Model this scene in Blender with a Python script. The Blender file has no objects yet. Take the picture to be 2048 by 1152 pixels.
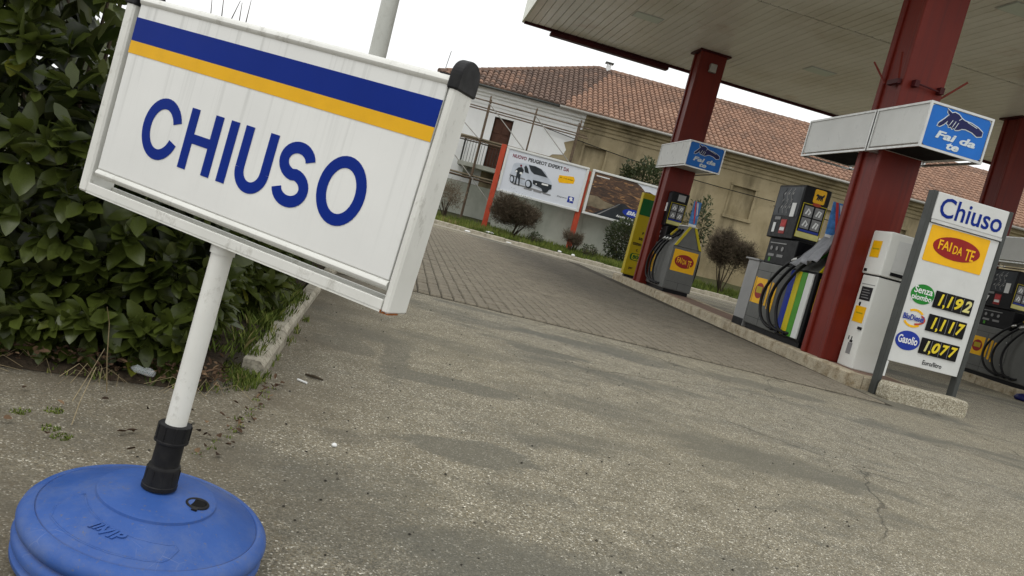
import bpy, math, random
from math import sin, cos, pi, radians, sqrt, atan2, hypot
from mathutils import Vector, Matrix, noise as mnoise
random.seed(7)
R = random.random
def U(a, b): return a + (b - a) * R()
SC = bpy.context.scene
COL = SC.collection

# ------------------------------------------------------------------ camera
ROLL, PITCH, YAW, EYE = radians(14.61), radians(5.0), radians(9.17), 0.78
def cam_dir(a, b, f):
    ff = f * cos(PITCH) + b * sin(PITCH); u = -f * sin(PITCH) + b * cos(PITCH)
    return Vector((a * cos(YAW) + ff * sin(YAW), -a * sin(YAW) + ff * cos(YAW), u))
cr = cam_dir(cos(ROLL), sin(ROLL), 0); cu_ = cam_dir(-sin(ROLL), cos(ROLL), 0); cf = cam_dir(0, 0, 1)
cam = bpy.data.cameras.new('camera'); camo = bpy.data.objects.new('camera', cam); COL.objects.link(camo)
cam.sensor_width = 36; cam.lens = 36 * 1560 / 2048; cam.clip_start = 0.05; cam.clip_end = 2000
camo.matrix_world = Matrix(((cr.x, cu_.x, -cf.x, 0), (cr.y, cu_.y, -cf.y, 0), (cr.z, cu_.z, -cf.z, EYE), (0, 0, 0, 1)))
SC.camera = camo

# ------------------------------------------------------------------ sky, sun, exposure
SUN_EL, SUN_AZ = radians(62), radians(215)      # azimuth from +Y clockwise: behind the camera, a little left
w = bpy.data.worlds.new('World'); SC.world = w; w.use_nodes = True
nt = w.node_tree; nt.nodes.clear()
sky = nt.nodes.new('ShaderNodeTexSky'); sky.sky_type = 'NISHITA'; sky.sun_disc = False
sky.sun_elevation = SUN_EL; sky.sun_rotation = SUN_AZ; sky.dust_density = 6.0; sky.air_density = 1.0; sky.ozone_density = 1.0
hs = nt.nodes.new('ShaderNodeHueSaturation'); hs.inputs['Saturation'].default_value = 0.06   # closed cloud cover: nearly colourless
cl = nt.nodes.new('ShaderNodeMix'); cl.data_type = 'RGBA'; cl.inputs[0].default_value = .82; cl.inputs[7].default_value = (9.2, 9.3, 9.3, 1)   # even white cloud layer
bg = nt.nodes.new('ShaderNodeBackground'); bg.inputs['Strength'].default_value = 0.13
out = nt.nodes.new('ShaderNodeOutputWorld')
nt.links.new(sky.outputs[0], hs.inputs['Color']); nt.links.new(hs.outputs[0], cl.inputs[6]); nt.links.new(cl.outputs[2], bg.inputs[0]); nt.links.new(bg.outputs[0], out.inputs[0])
sl = bpy.data.lights.new('sun', 'SUN'); sl.energy = 0.6; sl.angle = radians(30); sl.color = (1, .96, .9)
so = bpy.data.objects.new('sun', sl); COL.objects.link(so)
so.rotation_euler = Vector((-sin(SUN_AZ) * cos(SUN_EL), -cos(SUN_AZ) * cos(SUN_EL), -sin(SUN_EL))).to_track_quat('-Z', 'Y').to_euler()
so.location = (-20, -30, 40)
SC.view_settings.view_transform = 'Standard'; SC.view_settings.look = 'None'
SC.view_settings.gamma = 1; SC.view_settings.use_curve_mapping = False
SC.view_settings.exposure = 0.12
SC.render.engine = 'CYCLES'
SC.cycles.use_denoising = True
SC.cycles.max_bounces = 6; SC.cycles.diffuse_bounces = 3; SC.cycles.glossy_bounces = 3; SC.cycles.transparent_max_bounces = 6

# ------------------------------------------------------------------ materials
MATS = {}
class NT:
    def __init__(s, name):
        m = bpy.data.materials.new(name); m.use_nodes = True; s.m = m; s.t = m.node_tree
        s.b = s.t.nodes['Principled BSDF']; s.tc = None
    def n(s, typ, **kw):
        x = s.t.nodes.new('ShaderNode' + typ)
        for k, v in kw.items():
            if hasattr(x, k): setattr(x, k, v)
        return x
    def l(s, a, b): s.t.links.new(a, b)
    def co(s, which='Object'):
        if s.tc is None: s.tc = s.n('TexCoord')
        return s.tc.outputs[which]
    def mapp(s, scale=(1, 1, 1), rot=(0, 0, 0), src=None):
        m = s.n('Mapping'); m.inputs['Scale'].default_value = scale; m.inputs['Rotation'].default_value = rot
        s.l(src or s.co(), m.inputs[0]); return m.outputs[0]
    def noise(s, scale, detail=4, rough=.55, vec=None, dist=0):
        x = s.n('TexNoise'); x.inputs['Scale'].default_value = scale; x.inputs['Detail'].default_value = detail
        x.inputs['Roughness'].default_value = rough; x.inputs['Distortion'].default_value = dist
        s.l(vec or s.co(), x.inputs['Vector']); return x.outputs[0]
    def vor(s, scale, feature='F1', vec=None, o='Distance'):
        x = s.n('TexVoronoi'); x.feature = feature; x.inputs['Scale'].default_value = scale
        s.l(vec or s.co(), x.inputs['Vector']); return x.outputs[o]
    def ramp(s, fac, stops, interp='LINEAR'):
        x = s.n('ValToRGB'); x.color_ramp.interpolation = interp; e = x.color_ramp.elements
        while len(e) < len(stops): e.new(.5)
        for i, (p, c) in enumerate(stops):
            e[i].position = p; e[i].color = (c, c, c, 1) if not hasattr(c, '__len__') else (*c, 1)
        s.l(fac, x.inputs[0]); return x.outputs[0]
    def mix(s, fac, a, b, mode='MIX'):
        x = s.n('Mix', data_type='RGBA', blend_type=mode)
        for sock, v in ((x.inputs[0], fac), (x.inputs[6], a), (x.inputs[7], b)):
            if hasattr(v, 'links'): s.l(v, sock)
            elif hasattr(v, '__len__'): sock.default_value = (*v, 1)
            else: sock.default_value = v
        return x.outputs[2]
    def math(s, op, a, b=0.):
        x = s.n('Math', operation=op)
        for sock, v in ((x.inputs[0], a), (x.inputs[1], b)):
            if hasattr(v, 'links'): s.l(v, sock)
            else: sock.default_value = v
        return x.outputs[0]
    def bump(s, h, strength=.3, dist=.01):
        x = s.n('Bump'); x.inputs['Strength'].default_value = strength; x.inputs['Distance'].default_value = dist
        s.l(h, x.inputs['Height']); s.l(x.outputs[0], s.b.inputs['Normal'])
    def set(s, **kw):
        names = dict(col='Base Color', rough='Roughness', metal='Metallic', spec='Specular IOR Level', coat='Coat Weight', trans='Transmission Weight', alpha='Alpha', ior='IOR')
        for k, v in kw.items():
            sock = s.b.inputs[names[k]]
            if hasattr(v, 'links'): s.l(v, sock)
            elif hasattr(v, '__len__'): sock.default_value = (*v, 1)
            else: sock.default_value = v
        return s.m
def sc(c, k): return tuple(max(0, min(1, x * k)) for x in c)
def plain(name, col, rough=.5, var=.1, vs=6, metal=0, bump=0, bs=80, dirt=0, dcol=(.12, .10, .07), ds=5, spec=.22):
    if name in MATS: return MATS[name]
    a = NT(name); f = a.noise(vs, 5)
    c = a.mix(a.ramp(f, [(.3, 0.), (.7, 1.)]), sc(col, 1 - var), sc(col, 1 + var))
    if dirt:
        d = a.noise(ds, 8, .7); d = a.ramp(d, [(.48, 0.), (.75, dirt)])
        c = a.mix(d, c, dcol)
    rr = a.ramp(a.noise(vs * 2.3, 5), [(.3, max(0, rough - .08)), (.7, min(1, rough + .08))])
    a.set(col=c, rough=rr, metal=metal, spec=spec)
    if bump: a.bump(a.noise(bs, 6), bump, .004)
    MATS[name] = a.m; return a.m

REPAIRS = [(.42, 2.48, .34, .19, .9), (.14, 3.75, .10, .75, .75), (.36, 3.40, .50, .16, .9), (1.10, 4.83, .42, .17, 1.), (.98, 2.95, .28, .10, .7), (3.05, 5.62, .75, .25, .8), (.75, 6.15, .5, .12, .8), (-.12, 3.75, .22, .28, .7), (.12, 1.75, .35, .22, .55)]
def m_asphalt():
    a = NT('asphalt')
    wv = a.n('VectorMath', operation='ADD'); nz = a.n('TexNoise'); nz.inputs['Scale'].default_value = 3; nz.inputs['Detail'].default_value = 4
    a.l(a.co(), nz.inputs['Vector']); sub = a.n('VectorMath', operation='SCALE'); sub.inputs['Scale'].default_value = .25
    a.l(nz.outputs['Color'], sub.inputs[0]); a.l(a.co(), wv.inputs[0]); a.l(sub.outputs[0], wv.inputs[1]); wob = wv.outputs[0]
    # stones of the aggregate: every cell one chip with its own grey
    vcol = a.vor(235, o='Color'); sep = a.n('SeparateColor'); a.l(vcol, sep.inputs[0])
    chip = a.ramp(sep.outputs[0], [(0, (.080, .074, .060)), (.25, (.170, .157, .122)), (.60, (.245, .228, .178)), (.82, (.305, .285, .225)), (.94, (.46, .43, .345)), (1., (.95, .91, .78))])
    chip = a.mix(a.ramp(sep.outputs[1], [(.55, 0.), (.95, .55)]), chip, a.mix(.5, chip, (.30, .22, .095)))
    edge = a.ramp(a.vor(235, 'DISTANCE_TO_EDGE'), [(.0, .55), (.12, 1.)])
    chip = a.mix(1., chip, edge, 'MULTIPLY')
    chip = a.mix(1., chip, a.ramp(a.noise(7, 6, .65), [(.3, .74), (.7, 1.18)]), 'MULTIPLY')
    # tar-rich smooth worn patches, long across the lane
    p1 = a.noise(.55, 9, .62, a.mapp((.62, 1.5, 1), (0, 0, .12), wob)); 
    patch = a.ramp(p1, [(.505, 0.), (.575, 1.)])
    p2 = a.noise(2.2, 8, .65, a.mapp((.5, 1.3, 1), (0, 0, -.1), wob)); patch2 = a.ramp(p2, [(.56, 0.), (.66, .8)])
    patch = a.math('MAXIMUM', patch, patch2)
    rag = a.noise(3.2, 9, .7, a.mapp((.6, 1.6, 1), (0, 0, .1)))
    for (cx, cy, rx, ry, k) in REPAIRS:      # bitumen repairs and oil-dark scuffs with ragged edges
        mp = a.n('Mapping'); mp.inputs['Location'].default_value = (-cx / rx, -cy / ry, 0); mp.inputs['Scale'].default_value = (1 / rx, 1 / ry, 0); a.l(a.co(), mp.inputs[0])
        ln = a.n('VectorMath', operation='LENGTH'); a.l(mp.outputs[0], ln.inputs[0])
        e = a.math('ADD', ln.outputs['Value'], a.math('MULTIPLY', rag, 1.7))
        patch = a.math('MAXIMUM', patch, a.ramp(e, [(0., k), (1., k)]) if False else a.math('MULTIPLY', a.ramp(a.math('MULTIPLY', e, .5), [(.74, 1.), (.80, 0.)]), k))
    fine = a.noise(230, 3); tar = a.mix(a.ramp(fine, [(.35, 0.), (.7, 1.)]), (.062, .064, .056), (.118, .119, .105))
    c = a.mix(a.math('MULTIPLY', patch, .74), chip, tar)
    # wide tonal drift and dusty tan areas
    t = a.noise(.35, 5, .5); c = a.mix(a.ramp(t, [(.35, .0), (.7, .30)]), c, (.245, .205, .120))
    # brown dust and earth that gathers towards the planted side
    sx = a.n('SeparateXYZ'); a.l(wob, sx.inputs[0])
    near = a.n('MapRange'); near.inputs[1].default_value = .35; near.inputs[2].default_value = -.22; a.l(sx.outputs[0], near.inputs[0])
    dn = a.ramp(a.noise(2.6, 8, .7), [(.30, .15), (.66, 1.)])
    dust = a.math('MULTIPLY', near.outputs[0], dn)
    c = a.mix(a.math('MULTIPLY', dust, .85), c, (.112, .094, .066))
    # cracks
    vec = a.mapp((1, 1, 1), (0, 0, .3), wob)
    cr1 = a.ramp(a.vor(.62, 'DISTANCE_TO_EDGE', vec), [(.0, 1.), (.0055, 0.)])
    cm = a.ramp(a.noise(.7, 3), [(.38, 0.), (.48, 1.)])
    cr2 = a.ramp(a.vor(1.9, 'DISTANCE_TO_EDGE', vec), [(.0, .8), (.007, 0.)]); cm2 = a.ramp(a.noise(.45, 4, .6, a.mapp((1, 1, 1), (0, 0, 1.3))), [(.56, 0.), (.63, 1.)])
    crack = a.math('MAXIMUM', a.math('MULTIPLY', cr1, cm), a.math('MULTIPLY', cr2, cm2))
    gx = a.n('MapRange'); gx.inputs[1].default_value = .9; gx.inputs[2].default_value = 1.8; a.l(sx.outputs[0], gx.inputs[0]); crack = a.math('MULTIPLY', crack, gx.outputs[0])
    c = a.mix(a.math('MULTIPLY', crack, .7), c, (.035, .032, .025))
    a.set(col=c, rough=.88, spec=.25)
    h = a.math('ADD', a.math('MULTIPLY', a.vor(235), -.6), a.math('MULTIPLY', crack, -2.5)); a.bump(h, .45, .003)
    return a.m
def m_stone(name, col, sp=.25, vs=5, dirt=.55, dcol=(.09, .075, .05), bump=.5):
    a = NT(name)
    f = a.noise(vs, 7, .65); c = a.mix(a.ramp(f, [(.3, 0.), (.72, 1.)]), sc(col, 1 - sp), sc(col, 1 + sp))
    oi = a.n('ObjectInfo'); c = a.mix(a.math('MULTIPLY', oi.outputs['Random'], .35), c, sc(col, .62))
    d = a.ramp(a.noise(vs * 2.1, 9, .75), [(.47, 0.), (.66, dirt)]); c = a.mix(d, c, dcol)
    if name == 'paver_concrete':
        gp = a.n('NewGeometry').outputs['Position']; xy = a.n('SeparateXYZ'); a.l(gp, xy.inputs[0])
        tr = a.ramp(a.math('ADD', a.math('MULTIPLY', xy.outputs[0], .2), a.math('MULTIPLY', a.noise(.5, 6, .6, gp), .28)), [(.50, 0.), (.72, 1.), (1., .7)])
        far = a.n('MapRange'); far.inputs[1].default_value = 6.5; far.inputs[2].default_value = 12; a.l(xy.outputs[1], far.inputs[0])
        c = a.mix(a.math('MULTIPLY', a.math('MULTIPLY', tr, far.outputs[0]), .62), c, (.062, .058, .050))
    pit = a.ramp(a.noise(90, 4), [(.3, .55), (.5, 1.)]); c = a.mix(1., c, pit, 'MULTIPLY')
    a.set(col=c, rough=.9, spec=.2); a.bump(a.noise(38, 8, .7), bump, .006); return a.m
def m_aggregate():
    a = NT('exposed_aggregate'); v = a.vor(120, o='Color'); s = a.n('SeparateColor'); a.l(v, s.inputs[0])
    c = a.ramp(s.outputs[0], [(0, (.20, .17, .12)), (.5, (.33, .30, .22)), (1, (.55, .52, .42))])
    a.set(col=c, rough=.9, spec=.2); a.bump(a.vor(120), .7, .004); return a.m
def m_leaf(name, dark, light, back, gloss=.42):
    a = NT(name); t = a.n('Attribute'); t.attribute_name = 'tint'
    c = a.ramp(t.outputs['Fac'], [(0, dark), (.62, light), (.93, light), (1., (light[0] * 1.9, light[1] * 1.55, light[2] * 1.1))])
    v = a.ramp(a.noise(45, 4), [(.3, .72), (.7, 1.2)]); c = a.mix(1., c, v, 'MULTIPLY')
    g = a.n('NewGeometry'); c = a.mix(a.math('MULTIPLY', g.outputs['Backfacing'], .8), c, back)
    a.set(col=c, rough=gloss, spec=.4)
    tr = a.n('BsdfTranslucent'); a.l(a.mix(1., c, (1.1, 1.3, .5), 'MULTIPLY'), tr.inputs[0])
    mx = a.n('MixShader'); mx.inputs[0].default_value = .16; o = a.t.nodes['Material Output']
    a.l(a.b.outputs[0], mx.inputs[1]); a.l(tr.outputs[0], mx.inputs[2]); a.l(mx.outputs[0], o.inputs[0])
    return a.m
def m_tint(name, stops, rough=.85, bump=0):
    a = NT(name); t = a.n('Attribute'); t.attribute_name = 'tint'
    c = a.ramp(t.outputs['Fac'], stops); v = a.ramp(a.noise(9, 6, .7), [(.3, .7), (.7, 1.15)])
    a.set(col=a.mix(1., c, v, 'MULTIPLY'), rough=rough, spec=.2)
    if bump: a.bump(a.noise(60, 5), bump, .005)
    return a.m
def m_panel_white():
    a = NT('sign_white'); n1 = a.noise(1, 5, .6, a.mapp((75, 1, 1.6))); st = a.ramp(n1, [(.52, 0.), (.72, .42)])
    sx = a.n('SeparateXYZ'); a.l(a.co(), sx.inputs[0]); up = a.n('MapRange'); up.inputs[1].default_value = .0; up.inputs[2].default_value = .34; a.l(sx.outputs[2], up.inputs[0])
    st = a.math('MULTIPLY', st, up.outputs[0])
    c = a.mix(a.ramp(a.noise(4, 6), [(.3, 0.), (.7, 1.)]), (.67, .675, .655), (.75, .755, .73)); c = a.mix(st, c, (.27, .275, .25))
    sp = a.ramp(a.noise(55, 4, .7), [(.70, 0.), (.76, .5)]); c = a.mix(sp, c, (.25, .23, .19))
    a.set(col=c, rough=.34, spec=.5); return a.m
def m_frame_white():
    a = NT('frame_white'); c = a.mix(a.ramp(a.noise(7, 6), [(.3, 0.), (.7, 1.)]), (.60, .60, .56), (.71, .71, .67))
    d = a.ramp(a.noise(28, 8, .75, a.mapp((1, 1, .6))), [(.56, 0.), (.74, .65)]); c = a.mix(d, c, (.20, .185, .14))
    a.set(col=c, rough=.48); a.bump(a.noise(120, 4), .08, .002); return a.m
def m_plaster(name, c1, c2, stain, amt, sc1=.55):
    a = NT(name); c = a.mix(a.ramp(a.noise(sc1, 8, .65), [(.32, 0.), (.68, 1.)]), c1, c2)
    s1 = a.ramp(a.noise(1, 8, .65, a.mapp((1.1, 1, .28))), [(.48, 0.), (.70, amt)]); c = a.mix(s1, c, stain)
    s2 = a.ramp(a.noise(3.5, 9, .75), [(.60, 0.), (.70, amt)]); c = a.mix(s2, c, sc(stain, 1.7))
    a.set(col=c, rough=.93, spec=.15); a.bump(a.noise(14, 8, .7), .35, .02); return a.m
def m_soffit():
    a = NT('soffit_metal')
    geo = a.n('NewGeometry'); oi = a.n('ObjectInfo')
    c = a.mix(oi.outputs['Random'], (.78, .77, .70), (.84, .83, .76))
    pos = geo.outputs['Position']
    s1 = a.ramp(a.noise(.55, 6, .6, pos), [(.47, 0.), (.74, .45)]); c = a.mix(s1, c, (.42, .36, .23))
    s2 = a.ramp(a.noise(.9, 5, .6, a.mapp((1, 1, 1), (0, 0, .5), pos)), [(.60, 0.), (.78, .5)]); c = a.mix(s2, c, (.40, .22, .13))
    a.set(col=c, rough=.30, spec=.5); return a.m
def m_worn_blue():
    a = NT('worn_blue_plastic'); c = a.mix(a.ramp(a.noise(6, 6, .65), [(.3, 0.), (.7, 1.)]), (.022, .072, .265), (.040, .104, .34))
    d = a.ramp(a.noise(9, 9, .78), [(.46, 0.), (.74, .45)]); c = a.mix(d, c, (.15, .18, .25))
    sc1 = a.ramp(a.vor(16, 'DISTANCE_TO_EDGE', a.mapp((1, 3.2, 1), (0, 0, .7))), [(0., 1.), (.012, 0.)]); k = a.ramp(a.noise(11, 4), [(.58, 0.), (.68, .35)])
    c = a.mix(a.math('MULTIPLY', sc1, k), c, (.32, .35, .42))
    sc2 = a.ramp(a.vor(9, 'DISTANCE_TO_EDGE', a.mapp((3.5, 1, 1), (0, 0, -.4))), [(0., 1.), (.008, 0.)]); k2 = a.ramp(a.noise(8, 4), [(.58, 0.), (.66, .3)])
    c = a.mix(a.math('MULTIPLY', sc2, k2), c, (.34, .36, .40))
    gr = a.ramp(a.noise(150, 3, .6), [(.62, 0.), (.72, .55)]); c = a.mix(gr, c, (.13, .125, .12))
    px = a.n('NewGeometry'); pt = a.ramp(px.outputs['Pointiness'], [(.40, .7), (.485, 0.)]); c = a.mix(pt, c, (.11, .10, .085))
    a.set(col=c, rough=a.ramp(a.noise(14, 5), [(.3, .45), (.7, .68)]), spec=.3); a.bump(a.noise(240, 4), .1, .002); return a.m
def m_red():
    a = NT('red_column_paint'); pos = a.n('NewGeometry').outputs['Position']
    c = a.mix(a.ramp(a.noise(.9, 6, .6, pos), [(.3, 0.), (.7, 1.)]), (.115, .0090, .0040), (.165, .0140, .0055))
    st = a.ramp(a.noise(1, 7, .65, a.mapp((16, 16, .55), (0, 0, 0), pos)), [(.50, 0.), (.72, .55)]); c = a.mix(st, c, (.060, .010, .008))
    fd = a.ramp(a.noise(1, 6, .6, a.mapp((7, 7, .8), (0, 0, .4), pos)), [(.58, 0.), (.74, .4)]); c = a.mix(fd, c, (.21, .040, .026))
    ch = a.ramp(a.noise(22, 6, .75, pos), [(.70, 0.), (.715, .8)]); c = a.mix(ch, c, (.13, .075, .05))
    a.set(col=c, rough=.46, spec=.25); a.bump(a.noise(3, 5, .5, pos), .12, .01); return a.m
def m_road_poster():
    a = NT('poster_landscape'); p = a.mapp((1.3, 1, 5.5), (0, .30, 0)); n1 = a.noise(1.9, 9, .72, p, 1.2)
    c = a.ramp(n1, [(.25, (.008, .006, .005)), (.44, (.040, .022, .014)), (.55, (.10, .050, .026)), (.62, (.34, .18, .07)), (.69, (.60, .38, .17)), (.76, (.08, .045, .028))])
    a.set(col=c, rough=.5); return a.m

M = dict(
    asphalt=m_asphalt(),
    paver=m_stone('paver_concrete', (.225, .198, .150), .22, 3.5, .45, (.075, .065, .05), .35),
    joint=plain('joint_sand', (.055, .047, .034), .95, .3, 20, bump=.4),
    kerb_tr=m_stone('kerb_travertine', (.47, .41, .30), .22, 4, .8, (.17, .115, .05), .5),
    kerb_old=m_stone('kerb_concrete', (.46, .425, .34), .25, 6, .6, (.12, .10, .065), .6),
    concrete=m_stone('pale_concrete', (.42, .385, .31), .18, 2.5, .4, (.15, .13, .09), .3),
    island_top=m_stone('island_red_tile', (.24, .155, .115), .2, 4, .45, (.10, .08, .065), .2),
    soil=m_stone('soil', (.062, .046, .030), .5, 14, .6, (.02, .016, .011), 1.),
    turf=m_stone('turf_soil', (.06, .065, .025), .5, 9, .5, (.06, .045, .028), 1.),
    agg=m_aggregate(),
    sign_white=m_panel_white(), frame_white=m_frame_white(),
    navy=plain('navy_vinyl', (.002, .020, .205), .42, .08, 5, spec=.12),
    amber=plain('amber_vinyl', (.74, .40, .008), .38, .06, 10, dirt=.22, ds=14, dcol=(.4, .2, .01)),
    bluebase=m_worn_blue(),
    blueline=plain('scuffed_blue', (.10, .16, .34), .6, .2, 20),
    blackpl=plain('black_plastic', (.010, .010, .011), .5, .25, 20, dirt=.25, dcol=(.05, .048, .042), ds=30),
    black=plain('black_panel', (.007, .007, .008), .4, .2, 8, spec=.12),
    blackrub=plain('black_rubber', (.008, .008, .009), .5, .2, 10),
    rust=plain('rust', (.20, .065, .018), .9, .5, 60),
    red=m_red(),
    redpost=plain('orange_red_paint', (.43, .062, .028), .55, .2, 3, dirt=.4, dcol=(.28, .06, .035), ds=6),
    darkred=plain('dark_red_trim', (.05, .005, .006), .5, .2, 3),
    soffit=m_soffit(),
    fascia=plain('pale_fascia', (.66, .68, .58), .4, .06, 1.5, dirt=.2, ds=3),
    lightbox=plain('lightbox_white', (.61, .62, .60), .32, .05, 3, dirt=.12, ds=2, dcol=(.3, .3, .27)),
    skyblue=plain('bright_blue_film', (.010, .135, .50), .42, .10, 3),
    letterpale=plain('pale_lettering', (.60, .66, .68), .4, .05, 6),
    handnavy=plain('ink_navy', (.008, .010, .075), .4, .1, 6),
    alu=plain('aluminium', (.50, .50, .48), .35, .1, 8, metal=.8),
    greymet=plain('grey_sheet_metal', (.115, .117, .110), .40, .10, 3, metal=.25, dirt=.25, dcol=(.07, .065, .055), ds=4),
    palegrey=plain('pale_grey_metal', (.27, .27, .265), .4, .08, 3, metal=.2),
    sigyellow=plain('signal_yellow', (.82, .44, .004), .4, .06, 8),
    acid=plain('acid_yellow', (.50, .41, .010), .42, .08, 5),
    totem=plain('mustard_yellow', (.43, .33, .008), .45, .08, 2, dirt=.15),
    oxide=plain('deep_red_ink', (.27, .010, .008), .4, .08, 8),
    green=plain('green_ink', (.012, .20, .022), .4, .1, 8),
    deepgreen=plain('bottle_green_ink', (.006, .105, .022), .4, .1, 6),
    midgreen=plain('leaf_green_plastic', (.05, .24, .012), .4, .1, 6),
    blue=plain('royal_blue', (.012, .035, .29), .4, .1, 8),
    white=plain('white_enamel', (.70, .71, .67), .34, .05, 3, dirt=.16, ds=6, dcol=(.36, .34, .28)),
    whiteprint=plain('white_print', (.74, .75, .74), .45, .03, 5),
    greyprint=plain('grey_print', (.22, .22, .22), .5, .1, 9),
    print_black=plain('black_print', (.012, .012, .014), .5, .1, 9),
    print_maroon=plain('maroon_print', (.17, .012, .03), .5, .1, 9),
    poster=plain('poster_paper', (.62, .65, .70), .5, .04, .8, dirt=.1, ds=2, dcol=(.45, .46, .48)),
    van=plain('poster_silver', (.46, .50, .56), .5, .22, 2.5),
    glassdark=plain('poster_dark_glass', (.025, .03, .035), .4, .3, 3),
    roadposter=m_road_poster(),
    plaster_white=m_plaster('white_render', (.74, .75, .74), (.82, .83, .82), (.55, .55, .52), .3),
    plaster_beige=m_plaster('ochre_render', (.25, .205, .118), (.40, .335, .215), (.095, .078, .046), .85),
    gardenwall=m_plaster('grey_green_concrete', (.40, .42, .36), (.52, .54, .47), (.20, .205, .155), .5, .8),
    wood=plain('brown_shutter', (.070, .030, .018), .6, .25, 4),
    steel=plain('rusty_scaffold_tube', (.13, .095, .065), .55, .4, 8, metal=.4),
    plank=plain('scaffold_plank', (.20, .165, .11), .85, .3, 4),
    gutter=plain('zinc_gutter', (.34, .33, .30), .5, .15, 2, metal=.5),
    tile=m_tint('clay_tile', [(0, (.11, .080, .066)), (.22, (.175, .120, .094)), (.45, (.235, .148, .108)), (.75, (.325, .195, .135)), (1, (.46, .32, .235))], .9, .3),
    leaf=m_leaf('laurel_leaf', (.020, .030, .005), (.062, .080, .014), (.10, .115, .04), .36),
    leaf2=m_leaf('shrub_leaf', (.018, .03, .010), (.055, .075, .028), (.07, .085, .045), .55),
    twig=m_tint('twig_bark', [(0, (.034, .026, .017)), (.5, (.092, .070, .046)), (1, (.19, .15, .10))]),
    straw=m_tint('dry_straw', [(0, (.10, .075, .04)), (.5, (.20, .155, .085)), (1, (.34, .28, .17))]),
    grass=m_tint('grass_blade', [(0, (.05, .075, .014)), (.5, (.12, .165, .028)), (.85, (.20, .225, .05)), (1, (.26, .22, .09))], .7),
    litter=m_tint('dead_leaf', [(0, (.03, .019, .012)), (.55, (.085, .05, .030)), (1, (.20, .13, .075))]),
    bark=plain('bark', (.05, .038, .026), .95, .4, 20, bump=.6, bs=50),
    lamppost=plain('lamp_post_paint', (.52, .53, .49), .45, .1, 4, dirt=.3, ds=8),
    tarp=plain('grey_tarpaulin', (.23, .235, .25), .42, .12, 12),
    bannerblue=plain('banner_blue', (.07, .21, .50), .45, .45, 14),
    bannerred=plain('banner_red', (.55, .06, .06), .45, .2, 9),
    dark_hole=plain('unlit_void', (.004, .004, .004), .9, 0, 5),
    digit=plain('digit_yellow', (.72, .56, .03), .45, .10, 12),
    digitpale=plain('digit_faded', (.62, .58, .22), .5, .10, 12),
    postgrey=plain('anthracite_post', (.062, .066, .062), .42, .12, 4, metal=.3),
)
a = NT('clear_acrylic'); a.set(col=(.62, .58, .40), rough=.12, alpha=.42); M['acrylic'] = a.m
a = NT('diffuser'); a.set(col=(.62, .70, .62), rough=.35); M['diffuser'] = a.m

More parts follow.
